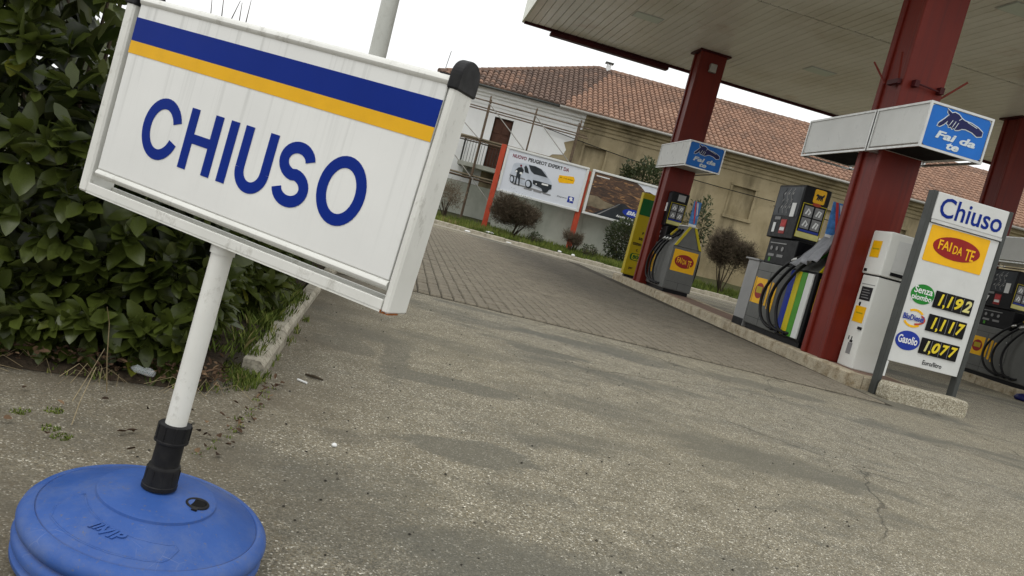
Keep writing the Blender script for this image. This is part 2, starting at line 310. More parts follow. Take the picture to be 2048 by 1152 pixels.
# ------------------------------------------------------------------ building helpers
def link(o, parent=None):
    COL.objects.link(o)
    if parent is not None: o.parent = parent
    return o
def tag(o, label=None, cat=None, group=None, kind=None):
    if label: o['label'] = label
    if cat: o['category'] = cat
    if group: o['group'] = group
    if kind: o['kind'] = kind
    return o
def empty(name, loc=(0, 0, 0), rz=0, label=None, cat=None, group=None, kind=None):
    o = bpy.data.objects.new(name, None); o.location = loc; o.rotation_euler = (0, 0, rz); o.empty_display_size = .1
    return tag(link(o), label, cat, group, kind)
class B:
    def __init__(s): s.v = []; s.f = []; s.t = []
    def add(s, vs, fs, tint=None):
        k = len(s.v); s.v += [tuple(p) for p in vs]; s.f += [tuple(i + k for i in f) for f in fs]
        if tint is not None: s.t += [tint] * len(fs)
        return s
    def box(s, x0, x1, y0, y1, z0, z1, tint=None):
        return s.add([(x, y, z) for z in (z0, z1) for x, y in ((x0, y0), (x1, y0), (x1, y1), (x0, y1))],
                     [(3, 2, 1, 0), (4, 5, 6, 7), (0, 1, 5, 4), (1, 2, 6, 5), (2, 3, 7, 6), (3, 0, 4, 7)], tint)
    def prism(s, poly, fr, c0, c1, tint=None):
        n = len(poly); area = sum(poly[i][0] * poly[(i + 1) % n][1] - poly[(i + 1) % n][0] * poly[i][1] for i in range(n))
        if area < 0: poly = poly[::-1]
        vs = [fr(a, b, c0) for a, b in poly] + [fr(a, b, c1) for a, b in poly]
        return s.add(vs, [tuple(range(n - 1, -1, -1)), tuple(range(n, 2 * n))] + [(i, (i + 1) % n, n + (i + 1) % n, n + i) for i in range(n)], tint)
    def tube(s, pts, r, n=8, tint=None, caps=True):
        pts = [Vector(p) for p in pts]; rs = r if hasattr(r, '__len__') else [r] * len(pts); vs = []; prev = None
        for i, p in enumerate(pts):
            d = (pts[min(i + 1, len(pts) - 1)] - pts[max(i - 1, 0)]).normalized()
            ref = prev if prev is not None else (Vector((0, 0, 1)) if abs(d.z) < .9 else Vector((1, 0, 0)))
            x = (ref - d * ref.dot(d)).normalized(); y = d.cross(x); prev = x
            vs += [p + (x * cos(2 * pi * k / n) + y * sin(2 * pi * k / n)) * rs[i] for k in range(n)]
        fs = [(i * n + k, i * n + (k + 1) % n, (i + 1) * n + (k + 1) % n, (i + 1) * n + k) for i in range(len(pts) - 1) for k in range(n)]
        if caps: fs += [tuple(range(n - 1, -1, -1)), tuple((len(pts) - 1) * n + k for k in range(n))]
        return s.add(vs, fs, tint)
    def lathe(s, prof, n=48, o=(0, 0, 0), close=True):
        vs = []
        for r, z in prof: vs += [(o[0] + r * cos(2 * pi * k / n), o[1] + r * sin(2 * pi * k / n), o[2] + z) for k in range(n)]
        m = len(prof); fs = [(i * n + k, i * n + (k + 1) % n, (i + 1) * n + (k + 1) % n, (i + 1) * n + k) for i in range(m - 1) for k in range(n)]
        if close: fs += [tuple(range(n - 1, -1, -1)), tuple((m - 1) * n + k for k in range(n))]
        return s.add(vs, fs)
    def build(s, name, mat, parent=None, smooth=False, bevel=0, seg=2):
        me = bpy.data.meshes.new(name); me.from_pydata(s.v, [], s.f)
        me.materials.append(M[mat] if isinstance(mat, str) else mat)
        if s.t and len(s.t) == len(s.f):
            at = me.attributes.new('tint', 'FLOAT', 'FACE'); at.data.foreach_set('value', s.t)
        if smooth: me.polygons.foreach_set('use_smooth', [True] * len(me.polygons))
        me.update()
        o = link(bpy.data.objects.new(name, me), parent)
        if bevel:
            bm = o.modifiers.new('bevel', 'BEVEL'); bm.width = bevel; bm.segments = seg; bm.limit_method = 'ANGLE'; bm.angle_limit = radians(40)
        if smooth == 'auto':
            me.polygons.foreach_set('use_smooth', [True] * len(me.polygons)); me.set_sharp_from_angle(angle=radians(38))
        return o
class Fr:
    def __init__(s, o, u, v): s.o, s.u, s.v = Vector(o), Vector(u), Vector(v); s.n = s.u.cross(s.v)
    def __call__(s, a, b, c=0): return s.o + s.u * a + s.v * b + s.n * c
def rect(a0, a1, b0, b1): return [(a0, b0), (a1, b0), (a1, b1), (a0, b1)]
def rrect(a0, a1, b0, b1, r, n=5):
    p = []
    for cx, cy, t0 in ((a1 - r, b0 + r, -pi / 2), (a1 - r, b1 - r, 0), (a0 + r, b1 - r, pi / 2), (a0 + r, b0 + r, pi)):
        p += [(cx + r * cos(t0 + k * pi / 2 / n), cy + r * sin(t0 + k * pi / 2 / n)) for k in range(n + 1)]
    return p
def ell(cx, cy, rx, ry, n=28, rot=0):
    return [(cx + rx * cos(t) * cos(rot) - ry * sin(t) * sin(rot), cy + rx * cos(t) * sin(rot) + ry * sin(t) * cos(rot)) for t in (2 * pi * k / n for k in range(n))]
def decal(name, poly, fr, mat, parent, c0=0.0, th=.0015):
    return B().prism(poly, fr, c0, c0 + th).build(name, mat, parent)
def text(name, st, fr, box, mat, parent, c0=.001, th=.001, bold=0., shear=0., keep=True):
    """lettering fitted to box=(a0,a1,b0,b1) in the frame"""
    cu = bpy.data.curves.new('t', 'FONT'); cu.body = st; cu.size = 1; cu.offset = bold; cu.shear = shear; cu.extrude = .05; cu.resolution_u = 3
    cu.align_x = 'LEFT'; cu.space_line = .85
    ob = bpy.data.objects.new('t', cu); me = bpy.data.meshes.new_from_object(ob)
    xs = [v.co.x for v in me.vertices]; ys = [v.co.y for v in me.vertices]
    x0, x1, y0, y1 = min(xs), max(xs), min(ys), max(ys); a0, a1, b0, b1 = box
    for v in me.vertices:
        v.co = fr(a0 + (v.co.x - x0) / (x1 - x0) * (a1 - a0), b0 + (v.co.y - y0) / (y1 - y0) * (b1 - b0), c0 + (th if v.co.z > 0 else 0))
    me.name = name; me.materials.clear(); me.materials.append(M[mat]); me.update()
    bpy.data.objects.remove(ob); bpy.data.curves.remove(cu)
    return link(bpy.data.objects.new(name, me), parent)
def ring(cx, cy, rx, ry, w_, t0=0, t1=2 * pi, n=36):
    o = [(cx + rx * cos(t0 + (t1 - t0) * k / n), cy + ry * sin(t0 + (t1 - t0) * k / n)) for k in range(n + 1)]
    i = [(cx + (rx - w_) * cos(t0 + (t1 - t0) * k / n), cy + (ry - w_) * sin(t0 + (t1 - t0) * k / n)) for k in range(n + 1)]
    return o, i
def strip(b, o, i, fr, c0, c1):
    n = len(o)
    for k in range(n - 1): b.prism([o[k], o[k + 1], i[k + 1], i[k]], fr, c0, c1)
def stroke(b, pts, w_, fr, c0, c1):
    o, i = [], []
    for k, p in enumerate(pts):
        q0, q1 = pts[max(k - 1, 0)], pts[min(k + 1, len(pts) - 1)]; dx, dy = q1[0] - q0[0], q1[1] - q0[1]; L = hypot(dx, dy)
        o.append((p[0] - dy / L * w_ / 2, p[1] + dx / L * w_ / 2)); i.append((p[0] + dy / L * w_ / 2, p[1] - dx / L * w_ / 2))
    strip(b, o, i, fr, c0, c1)
def leaf_geo(base, d, up, L, W, fold=.18, droop=.12):
    d = d.normalized(); sd = d.cross(up)
    sd = sd.normalized() if sd.length > 1e-4 else Vector((1, 0, 0)); nn = sd.cross(d)
    P = lambda t, s, h: base + d * (L * t) + sd * (W * s) + nn * h
    dr = L * droop; fz = W * fold
    return [P(0, 0, 0), P(.28, .40, fz), P(.64, .50, fz - dr * .4), P(.90, .22, -dr * .8 + fz * .4), P(1, 0, -dr), P(.90, -.22, -dr * .8 + fz * .4), P(.64, -.50, fz - dr * .4), P(.28, -.40, fz),
            P(.28, 0, 0), P(.64, 0, -dr * .4)], \
        [(0, 1, 8), (8, 1, 2, 9), (9, 2, 3, 4), (0, 8, 7), (8, 9, 6, 7), (9, 4, 5, 6)]
def rdir():
    while True:
        v = Vector((U(-1, 1), U(-1, 1), U(-1, 1)))
        if .1 < v.length < 1: return v.normalized()

# ================================================================== SETTING: ground, paving, islands, verge
XY = Fr((0, 0, 0), (1, 0, 0), (0, 1, 0))
tag(B().add([(-250, -60, 0), (250, -60, 0), (250, 400, 0), (-250, 400, 0)], [(0, 1, 2, 3)]).build('ground', 'asphalt'), kind='structure')

# block paving of the lane: courses run along the lane, half-bond
PX0, PX1, PY0, PY1 = -.42, 4.66, 6.32, 21.2
pav = tag(B().add([(PX0, PY0, .004), (PX1, PY0, .004), (PX1 + .42, PY1, .004), (PX0, PY1, .004)], [(0, 1, 2, 3)]).build('paving', 'joint'), kind='structure')
def paver_mesh(h):
    b = B(); x, y, c = .0455, .0955, .006
    b.add([(-x, -y, 0), (x, -y, 0), (x, y, 0), (-x, y, 0), (-x + c, -y + c, h), (x - c, -y + c, h), (x - c, y - c, h), (-x + c, y - c, h)],
          [(4, 5, 6, 7), (0, 1, 5, 4), (1, 2, 6, 5), (2, 3, 7, 6), (3, 0, 4, 7)]); return b
slots = []
nx = int((PX1 - PX0) / .1)
for i in range(nx):
    x = PX0 + .05 + i * .1; y = PY0 + .1 + (.1 if i % 2 else 0)
    while y < PY1 - .1: slots.append((x, y)); y += .2
slots.sort(key=lambda p: hypot(p[0] - 1.7, p[1] * 1.0))
near = [p for p in slots if p[0] > .1][:300]; ns = set(near)
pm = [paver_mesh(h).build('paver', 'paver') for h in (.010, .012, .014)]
for o in pm: COL.objects.unlink(o)
for k, (x, y) in enumerate(near):
    o = bpy.data.objects.new('paver', pm[k % 3].data); o.location = (x + U(-.002, .002), y + U(-.003, .003), .004)
    o.rotation_euler = (U(-.012, .012), U(-.02, .02), U(-.015, .015)); link(o, pav)
fb = B()
for x, y in slots:
    if (x, y) in ns: continue
    h = U(.009, .014); c = .006; x += U(-.002, .002); y += U(-.002, .002); a_, b_ = .0455, .0955; z = .004; t = U(-.0012, .0012)
    fb.add([(x - a_, y - b_, z), (x + a_, y - b_, z), (x + a_, y + b_, z), (x - a_, y + b_, z), (x - a_ + c, y - b_ + c, z + h + t), (x + a_ - c, y - b_ + c, z + h - t), (x + a_ - c, y + b_ - c, z + h - t), (x - a_ + c, y + b_ - c, z + h + t)],
           [(4, 5, 6, 7), (0, 1, 5, 4), (1, 2, 6, 5), (2, 3, 7, 6), (3, 0, 4, 7)])
for i in range(1, nx, 2):
    x, y, a_, b_, c, z, h = PX0 + .05 + i * .1, PY0 + .05, .0455, .0455, .006, .004, .011
    fb.add([(x - a_, y - b_, z), (x + a_, y - b_, z), (x + a_, y + b_, z), (x - a_, y + b_, z), (x - a_ + c, y - b_ + c, z + h), (x + a_ - c, y - b_ + c, z + h), (x + a_ - c, y + b_ - c, z + h), (x - a_ + c, y + b_ - c, z + h)], [(4, 5, 6, 7), (0, 1, 5, 4), (1, 2, 6, 5), (2, 3, 7, 6), (3, 0, 4, 7)])
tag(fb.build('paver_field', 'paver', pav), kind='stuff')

def kerb_run(root, p0, p1, w_, h, mat, lens, z0=-.05, name='kerb_stone', jit=.006):
    p0, p1 = Vector((*p0, 0)), Vector((*p1, 0)); d = (p1 - p0); L = d.length; d.normalize(); s = Vector((-d.y, d.x, 0)); t = 0
    while t < L - .02:
        l = min(U(*lens), L - t)
        if L - t - l < .15: l = L - t
        a0 = p0 + d * (t + .004); b0 = p0 + d * (t + l - .004); j = U(-jit, jit); hh = h + U(-jit, jit)
        f = Fr(a0 + s * j, d, s)
        b = B(); ll = (b0 - a0).length; e = .018
        b.add([f(0, 0, z0), f(ll, 0, z0), f(ll, w_, z0), f(0, w_, z0), f(0, 0, hh - e), f(ll, 0, hh - e + U(-.004, .004)), f(ll, w_, hh), f(0, w_, hh), f(0, e, hh), f(ll, e, hh + U(-.004, .004))],
              [(0, 1, 5, 4), (4, 5, 9, 8), (8, 9, 6, 7), (2, 3, 7, 6), (0, 4, 8, 7, 3), (1, 2, 6, 9, 5)])
        b.build(name, mat, root); t += l
# pump islands
def island(x0a, x0b, y0, y1, wid):
    root = tag(B().add([(x0a + .14, y0 + .14, .138), (x0a + wid - .14, y0 + .14, .138), (x0b + wid - .14, y1 - .14, .138), (x0b + .14, y1 - .14, .138)], [(0, 1, 2, 3)]).build('pump_island', 'island_top'), kind='structure')
    kerb_run(root, (x0a + .15, y0), (x0a + wid - .15, y0), .15, .142, 'kerb_tr', (.4, .6))
    kerb_run(root, (x0b, y1), (x0a, y0), .15, .142, 'kerb_tr', (.7, 1.05))
    kerb_run(root, (x0a + wid, y0), (x0b + wid, y1), .15, .142, 'kerb_tr', (.7, 1.05))
    kerb_run(root, (x0b + wid, y1), (x0b, y1), .15, .142, 'kerb_tr', (.4, .6))
    return root
island(4.66, 5.06, 7.08, 17.55, .92)
island(10.42, 10.62, 7.1, 17.5, .92)

# raised verge along the far side, its kerb and a pale concrete channel
VG = [(-14, 27.35), (26, 18.5)]
def vy(x): return VG[0][1] + (x - VG[0][0]) * (VG[1][1] - VG[0][1]) / (VG[1][0] - VG[0][0])
nrm = Vector((.2160, .9764, 0))
cs = B()
for k in range(40):
    xa, xb = -14 + k, -13 + k
    cs.add([(xa, vy(xa) - 1.05, .006), (xb, vy(xb) - 1.05, .006), (xb, vy(xb), .006), (xa, vy(xa), .006)], [(0, 1, 2, 3)])
tag(cs.build('gutter_strip', 'concrete'), kind='structure')
vb = B(); NXv, NYv = 120, 14
def vz(x, y): 
    d = (y - vy(x)); return .10 + .055 * min(d, 6) + .03 * mnoise.noise(Vector((x * 1.3, y * 1.3, 2)))
vv = []
for j in range(NYv + 1):
    for i in range(NXv + 1):
        x = -14 + 40 * i / NXv; y = vy(x) + .10 + (j / NYv) ** 1.4 * 14; vv.append((x, y, vz(x, y)))
vb.add(vv, [(j * (NXv + 1) + i, j * (NXv + 1) + i + 1, (j + 1) * (NXv + 1) + i + 1, (j + 1) * (NXv + 1) + i) for j in range(NYv) for i in range(NXv)])
verge = tag(vb.build('verge', 'turf', smooth=True), kind='structure')
kerb_run(verge, (-6, vy(-6)), (16, vy(16)), .14, .12, 'kerb_old', (.45, .9), jit=.018)
gb = B()
for k in range(22000):
    x = U(-2, 14); d = U(.12, 1) ** 1.3 * 2.6; y = vy(x) + d
    if mnoise.noise(Vector((x * .9, y * 1.4, 5))) < -.12 and R() < .8: continue
    z = vz(x, y); h = U(.05, .2); an = U(0, 2 * pi); dx, dy = cos(an) * .016, sin(an) * .016; lx, ly = U(-.05, .05), U(-.05, .05)
    gb.add([(x - dx, y - dy, z - .01), (x + dx, y + dy, z - .01), (x + lx, y + ly, z + h)], [(0, 1, 2)], min(1, max(0, .5 + .5 * mnoise.noise(Vector((x, y, 1))) + U(-.25, .3))))
tag(gb.build('verge_grass', 'grass'), 'ragged green and yellow grass on the verge', 'grass', kind='stuff')

# planted bed on the left with its own kerb
bed = B(); bv = []; NB = 40
for j in range(NB + 1):
    for i in range(21):
        x = -3.2 + 2.74 * i / 20; yb = 2.30 + .30 * max(0, (x + 1.2)) ; y = yb + (9 - yb) * (j / NB) ** 1.6
        z = (.002 if j == 0 else .02 + .05 * min(1, (y - yb) / .3)) + .022 * mnoise.noise(Vector((x * 6, y * 6, 0))) * (1 if j else 0); bv.append((x, y, z))
bed.add(bv, [(j * 21 + i, j * 21 + i + 1, (j + 1) * 21 + i + 1, (j + 1) * 21 + i) for j in range(NB) for i in range(20)])
bed = tag(bed.build('planting_bed', 'soil', smooth=True), kind='structure')
kerb_run(bed, (-.345, 2.80), (-.43, 9), .075, .060, 'kerb_old', (.62, .95), jit=.010)

# ================================================================== BUILDING
PB = empty('farmhouse', (0, 29.5, 0), radians(-7), 'long ochre farmhouse with clay tiled hip roof, its left end freshly whitewashed', 'building')
S1 = 26.; ZE = 5.16
wins = [(2.51, 3.22, 2.34, 4.22), (5.99, 6.82, 2.92, 4.04), (8.95, 9.8, 2.92, 4.04), (11.75, 12.63, 2.92, 4.03), (14.85, 15.7, 2.92, 4.03), (17.7, 18.55, 2.92, 4.03)]
wb = B(); sx = .55
for (a0, a1, b0, b1) in wins:
    wb.box(sx, a0, 0, .4, 0, ZE); wb.box(a0, a1, 0, .4, 0, b0); wb.box(a0, a1, 0, .4, b1, ZE); sx = a1
wb.box(sx, S1, 0, .4, 0, ZE); wb.box(.55, .95, .4, 11, 0, ZE); wb.box(S1 - .4, S1, .4, 11, 0, ZE)
wb.build('wall', 'plaster_beige', PB)
BF = Fr((0, 0, 0), (1, 0, 0), (0, 0, 1))     # n = -y, towards the street
# fresh white render with a ragged edge, cut round the door
edge = [(5.75, 4.9), (5.7, 4.6), (5.55, 4.35), (5.62, 4.15), (5.2, 3.95), (5.35, 3.7), (5.28, 3.5), (4.9, 3.42), (4.7, 3.2), (4.75, 2.9), (4.3, 2.5), (4.35, 2.0), (4.1, 1.6)]
white = [(.53, 1.6), (2.51, 1.6), (2.51, 4.22), (3.22, 4.22), (3.22, 1.6), (4.1, 1.6)] + edge[::-1][1:] + [(5.75, 4.95), (.53, 4.95)]
decal('white_render_coat', white, BF, 'plaster_white', PB, .0, .015)
decal('grey_dado', [(.53, .1), (9, .1), (9, 1.1), (7, 1.25), (4.1, 1.59), (.53, 1.59)], BF, 'gardenwall', PB, .0, .012)
decal('door_recess_filler', rect(2.51, 3.22, 2.34, 4.22), BF, 'dark_hole', PB, -.3, .02)
dr = B().box(2.53, 3.20, .12, .16, 2.36, 4.2).build('door', 'wood', PB, bevel=.008)
for a0 in (2.57, 2.89):
    for b0 in (2.45, 3.05, 3.65): B().box(a0, a0 + .27, .10, .125, b0, b0 + .5).build('door_panel', 'wood', dr, bevel=.01)
for (a0, a1, b0, b1) in wins[1:]:
    w_ = B().box(a0, a1, .09, .16, b0, b1).build('blind_window', 'plaster_beige', PB)
    for q in ((a0 - .09, a0, b0 - .08, b1 + .08), (a1, a1 + .09, b0 - .08, b1 + .08)): B().box(q[0], q[1], -.035, 0, q[2], q[3]).build('window_jamb', 'plaster_beige', w_, bevel=.01)
    B().box(a0 - .09, a1 + .09, -.05, 0, b1 + .003, b1 + .1).build('window_head', 'plaster_beige', w_, bevel=.01)
    B().box(a0 - .12, a1 + .12, -.07, 0, b0 - .12, b0 - .003).build('window_sill', 'plaster_beige', w_, bevel=.01)
def molding(a0, a1, mat, name):
    prof = [(0, 4.55), (-.05, 4.55), (-.06, 4.66), (-.11, 4.70), (-.12, 4.80), (-.20, 4.84), (-.21, 4.90), (-.34, 4.94), (-.36, 5.10), (0, 5.12)]
    n = len(prof); b = B(); b.add([(a0, y, z) for y, z in prof] + [(a1, y, z) for y, z in prof], [(i, (i + 1) % n, n + (i + 1) % n, n + i) for i in range(n)] + [tuple(range(n - 1, -1, -1)), tuple(range(n, 2 * n))]); b.build(name, mat, PB)
molding(.5, 5.74, 'plaster_white', 'cornice'); molding(5.745, S1, 'plaster_beige', 'cornice')
gt = B(); gp_ = []
gt.tube([(4.7, -.58, ZE - .05), (S1, -.58, ZE - .05)], .055, 8); gt.build('gutter', 'gutter', PB, smooth=True)
gt = B(); gt.tube([(-.1, -.58, ZE - .05), (4.66, -.58, ZE - .05)], .045, 8); gt.build('gutter', 'postgrey', PB, smooth=True)
# roof: deck and every clay tile
RUN, RISE, S0 = 5.95, 2.84, .17
nsl = Vector((0, -RISE, RUN)).normalized(); tsl = Vector((0, RUN, RISE)).normalized(); SL = hypot(RUN, RISE)
rf = B(); e0 = Vector((S0, -.5, ZE)); rg = Vector((S0 + RUN, -.5 + RUN, ZE + RISE)); rg2 = Vector((S1, -.5 + RUN, ZE + RISE)); e1 = Vector((S1 + .3, -.5, ZE)); bk0 = Vector((S0, -.5 + 2 * RUN, ZE)); bk1 = Vector((S1 + .3, -.5 + 2 * RUN, ZE))
rg2.x = S1 + .3
rf.add([e0, e1, rg2, rg, bk0, bk1], [(0, 1, 2, 3), (4, 0, 3), (5, 4, 3, 2), (1, 5, 2)]); rf.add([(S0 + .05, -.45, ZE - .03), (S1 + .2, -.45, ZE - .03), (S1 + .2, 11, ZE - .03), (S0 + .05, 11, ZE - .03)], [(3, 2, 1, 0)])
rf.t = [.2] * 5
roof = rf.build('roof', 'tile', PB)
tb = B(); PW, PL = .205, .345
for i in range(int((S1 - S0) / PW)):
    s = S0 + PW * (i + .5)
    for j in range(int(SL / PL) + 1):
        t0 = j * PL - .06; t1 = min(t0 + PL + .05, SL)
        if s - S0 < (t0 + .25) * RUN / SL * 1.0 or t0 > SL - .1: continue
        # colour: greyed lichen at the left end, a fresh repaired slope, mixed further on
        bound = 4.9 + t0 * 0.30
        g1 = mnoise.noise(Vector((s * .5, t0 * .5, 3)))
        if s < bound: base = .12 + .14 * g1 + U(-.06, .1) + (.3 if R() < .10 or (s < 3.2 and t0 < 2.2 and R() < .45) else 0)
        else: base = .62 + .14 * g1 + U(-.12, .16) - (.2 if R() < .06 else 0) - (.18 if t0 > SL - 1.0 else 0)
        base = min(1, max(0, base)); off = U(-.006, .006)
        vs = []
        for (t, r_, lift) in ((t0, .098, .030), (t1, .080, .008)):
            o = Vector((s + off, -.5, ZE)) + tsl * t + nsl * lift
            for k in range(7):
                an = pi * k / 6; vs.append(o + Vector((-cos(an) * r_, 0, 0)) + nsl * (sin(an) * r_ * .86))
        tb.add(vs, [(k, k + 1, 7 + k + 1, 7 + k) for k in range(6)] + [(6, 5, 4, 3, 2, 1, 0)], base)
        # channel tile between the covers, set low
        o = Vector((s + PW / 2, -.5, ZE)) + tsl * t0 + nsl * .012; o2 = Vector((s + PW / 2, -.5, ZE)) + tsl * t1 + nsl * .002
        tb.add([o + Vector((-.07, 0, 0)) + nsl * .02, o, o + Vector((.07, 0, 0)) + nsl * .02, o2 + Vector((-.07, 0, 0)) + nsl * .02, o2, o2 + Vector((.07, 0, 0)) + nsl * .02], [(0, 1, 4, 3), (1, 2, 5, 4)], max(0, base * .6))
tag(tb.build('roof_tiles', 'tile', roof, smooth=False), kind='stuff')
def ridge(p, q, n, tint):
    b = B(); p, q = Vector(p), Vector(q); d = (q - p) / n
    for k in range(n):
        a0, a1 = p + d * k, p + d * (k + 1.12); b.tube([a0, a1], [.115, .095], 8, min(1, max(0, tint + U(-.15, .15))))
    b.build('ridge_tiles', 'tile', roof)
ridge(rg, rg2, 58, .42); ridge(e0 + Vector((0, 0, .05)), rg, 26, .38)
ch = B().box(6.46, 6.66, 5.32, 5.52, 7.85, 8.22).build('chimney', 'plaster_white', PB, bevel=.01)
B().box(6.38, 6.74, 5.24, 5.60, 8.30, 8.34).build('chimney_cap', 'postgrey', ch)
for q in (6.47, 6.61): B().box(q, q + .04, 5.34, 5.50, 8.22, 8.30).build('cap_leg', 'plaster_white', ch)
B().tube([(.32, -.3, ZE), (.40, -.3, ZE + .88)], .012, 6).build('antenna_rod', 'postgrey', PB)
# balcony
bl = B().box(1.62, 3.35, -.85, 0, 2.16, 2.32).build('balcony_slab', 'gardenwall', PB, bevel=.02)
for a0 in (1.85, 3.05): B().add([(a0, -.7, 2.155), (a0 + .14, -.7, 2.155), (a0 + .14, 0, 2.155), (a0, 0, 2.155), (a0, 0, 1.75), (a0 + .14, 0, 1.75)], [(0, 1, 2, 3), (0, 4, 5, 1), (0, 3, 4), (1, 5, 2), (3, 2, 5, 4)]).build('bracket', 'gardenwall', bl)
rl = B().tube([(1.68, 0, 3.2), (1.68, -.8, 3.2), (3.3, -.8, 3.2), (3.3, 0, 3.2)], .018, 6).build('balcony_railing', 'postgrey', PB)
for k in range(16):
    x = 1.68 + 1.62 * k / 15; B().tube([(x, -.8, 2.32), (x, -.8, 3.19)], .009, 5).build('railing_bar', 'postgrey', rl)
for k in range(6):
    B().tube([(1.68, -.1 - .13 * k, 2.32), (1.68, -.1 - .13 * k, 3.19)], .009, 5).build('railing_bar', 'postgrey', rl)
# slack cable along the front
pts = [(4.4 + 9 * k / 24, -.12, 4.28 - .052 * k * 9 / 24 - .16 * sin(pi * k / 24)) for k in range(25)]
B().tube(pts, .016, 5).build('cable', 'blackpl', PB)
pts = [(13.4 + 10 * k / 24, -.1, 3.66 + .03 * k - .25 * sin(pi * k / 24)) for k in range(25)]
B().tube(pts, .016, 5).build('cable', 'blackpl', PB)

# scaffold in front of the whitewashed end
SF = empty('scaffold', (0, 29.5, 0), radians(-7), 'rusty tube scaffold with plank decks against the whitewashed house end', 'scaffold')
for y in (-.95, -1.75):
    for s in (.65, 2.25, 3.9, 5.5):
        B().tube([(s, y, .25), (s + .02, y, 4.65 if s > 1 else 4.5)], .026, 6).build('standard', 'steel', SF)
    for z in ((1.75, 3.05, 4.12, 4.45) if y < -1 else (1.75, 3.05, 4.3)): B().tube([(.3, y, z + .02), (5.9, y, z - .03)], .022, 6).build('ledger', 'steel', SF)
for s in (.65, 2.25, 3.9, 5.5):
    for z in (1.8, 3.1): B().tube([(s, -.85, z), (s, -1.85, z)], .022, 6).build('transom', 'steel', SF)
for z in (1.83, 3.13):
    for y in (-1.05, -1.30, -1.55): B().box(.4, 5.75, y - .11, y + .11, z, z + .045).build('plank', 'plank', SF)
for (s0_, z0_, s1_, z1_) in ((.65, 4.2, 2.25, 3.1), (2.25, 4.4, 3.9, 3.1), (3.9, 4.4, 5.5, 3.1), (2.25, 1.8, 3.9, .4), (.65, 3.1, 2.25, 1.8)):
    B().tube([(s0_, -1.8, z0_), (s1_, -1.8, z1_)], .016, 6).build('brace', 'gutter', SF)

# grey garden wall of cast panels behind the billboards
GW = empty('garden_wall', (2.95, 26.25, 0), radians(-7), 'grey-green cast concrete garden wall behind the two billboards', 'wall')
for k in range(4):
    B().box(k * 1.5 + .02, k * 1.5 + 1.36, 0, .09, .15, 1.72 - .04 * k).build('wall_panel', 'gardenwall', GW, bevel=.01)
    B().box(k * 1.5 + 1.365, k * 1.5 + 1.515, -.03, .13, .1, 1.78 - .04 * k).build('wall_post', 'gardenwall', GW, bevel=.012)

# ================================================================== CANOPY
ZC = 5.0; CX0, CX1, CY0, CY1 = 1.60, 14.2, 6.5, 17.5
CN = empty('canopy', (CX0, CY0, ZC), 0, 'flat station canopy with slatted beige underside and dark red rim', 'canopy')
CW, CD = CX1 - CX0, CY1 - CY0
B().box(.02, CW - .02, .02, CD - .02, .05, .75).build('roof_deck', 'dark_hole', CN)
n = 84; pw = CW / n
for (y0, y1) in ((.06, 5.48), (5.52, CD - .06)):
    proto = None
    for k in range(n):
        if proto is None:
            b = B(); p = pw
            b.add([(0.0, y0, .014), (.006, y0, .0), (p - .012, y0, .0), (p - .004, y0, .014), (0.0, y1, .014), (.006, y1, .0), (p - .012, y1, .0), (p - .004, y1, .014)],
                  [(1, 0, 4, 5), (2, 1, 5, 6), (3, 2, 6, 7), (0, 1, 2, 3), (7, 6, 5, 4)])
            proto = b.build('soffit_slat', 'soffit', CN)
        else: link(bpy.data.objects.new('soffit_slat', proto.data), CN).location = (k * pw, 0, U(-.0025, .0025))
# outer fascia
fa = B(); fa.box(-.05, .0, -.05, CD + .05, -.03, .95).build('fascia', 'fascia', CN); B().box(CW, CW + .05, -.05, CD + .05, -.03, .95).build('fascia', 'fascia', CN)
B().box(0.002, CW - .002, -.05, .0, -.03, .95).build('fascia', 'fascia', CN); B().box(0.002, CW - .002, CD, CD + .05, .06, .95).build('fascia', 'fascia', CN)
B().box(0.002, CW - .002, CD - .01, CD + .06, -.045, .055).build('rim_strip', 'darkred', CN)
B().box(.62, 3.42, CD - .06, CD + .14, -.13, -.05).build('rain_gutter', 'darkred', CN, bevel=.02)
for (x, y) in ((3.53, 14.53), (7.1, 14.55), (7.05, 9.42), (3.53, 9.42), (10.6, 14.55), (10.6, 9.42)):
    f = B().box(x - CX0 - .27, x - CX0 + .27, y - CY0 - .19, y - CY0 + .19, -.012, .0).build('light_frame', 'alu', CN)
    B().box(x - CX0 - .245, x - CX0 + .245, y - CY0 - .165, y - CY0 + .165, -.02, -.0125).build('light_diffuser', 'diffuser', f)
# columns
def column(x, y, z0, label, wid=.48, dep=.46, spikes=False, brackets=True):
    t = empty('column', (x, y, z0), 0, label, 'column', 'red steel columns carrying the canopy'); h = ZC - z0 - .004
    e = .085
    B().box(0, wid, 0, e, 0, h).build('flange', 'red', t, bevel=.012)
    B().box(0, wid, dep - e, dep, 0, h).build('flange', 'red', t, bevel=.012)
    B().box(.03, wid - .03, e, dep - e, 0, h).build('web_panel', 'red', t)
    B().box(-.06, wid + .06, -.06, dep + .06, h - .03, h).build('head_plate', 'darkred', t)
    B().box(.2, .36, -.012, 0.0, .12, .14).build('drain_slot', 'alu', t)
    if spikes:
        z = 3.22 - z0
        for p, q in (((-.02, .06, z), (-.14, -.06, z + .26)), ((-.02, .3, z), (-.10, .5, z + .25)), ((wid + .01, .04, z - .06), (wid + .20, -.06, z + .16))):
            B().tube([p, q], .011, 6).build('spike', 'red', t)
        B().tube([(.12, -.05, z), (wid - .06, -.05, z - .02)], .010, 6).build('clamp_bar', 'darkred', t)
        for q in (.12, wid - .06): B().box(q - .025, q + .025, -.07, -.0, z - .04, z + .03).build('clamp', 'darkred', t)
        B().box(-.05, .0, .03, .22, z - .03, z + .02).build('clamp', 'darkred', t)
    return t
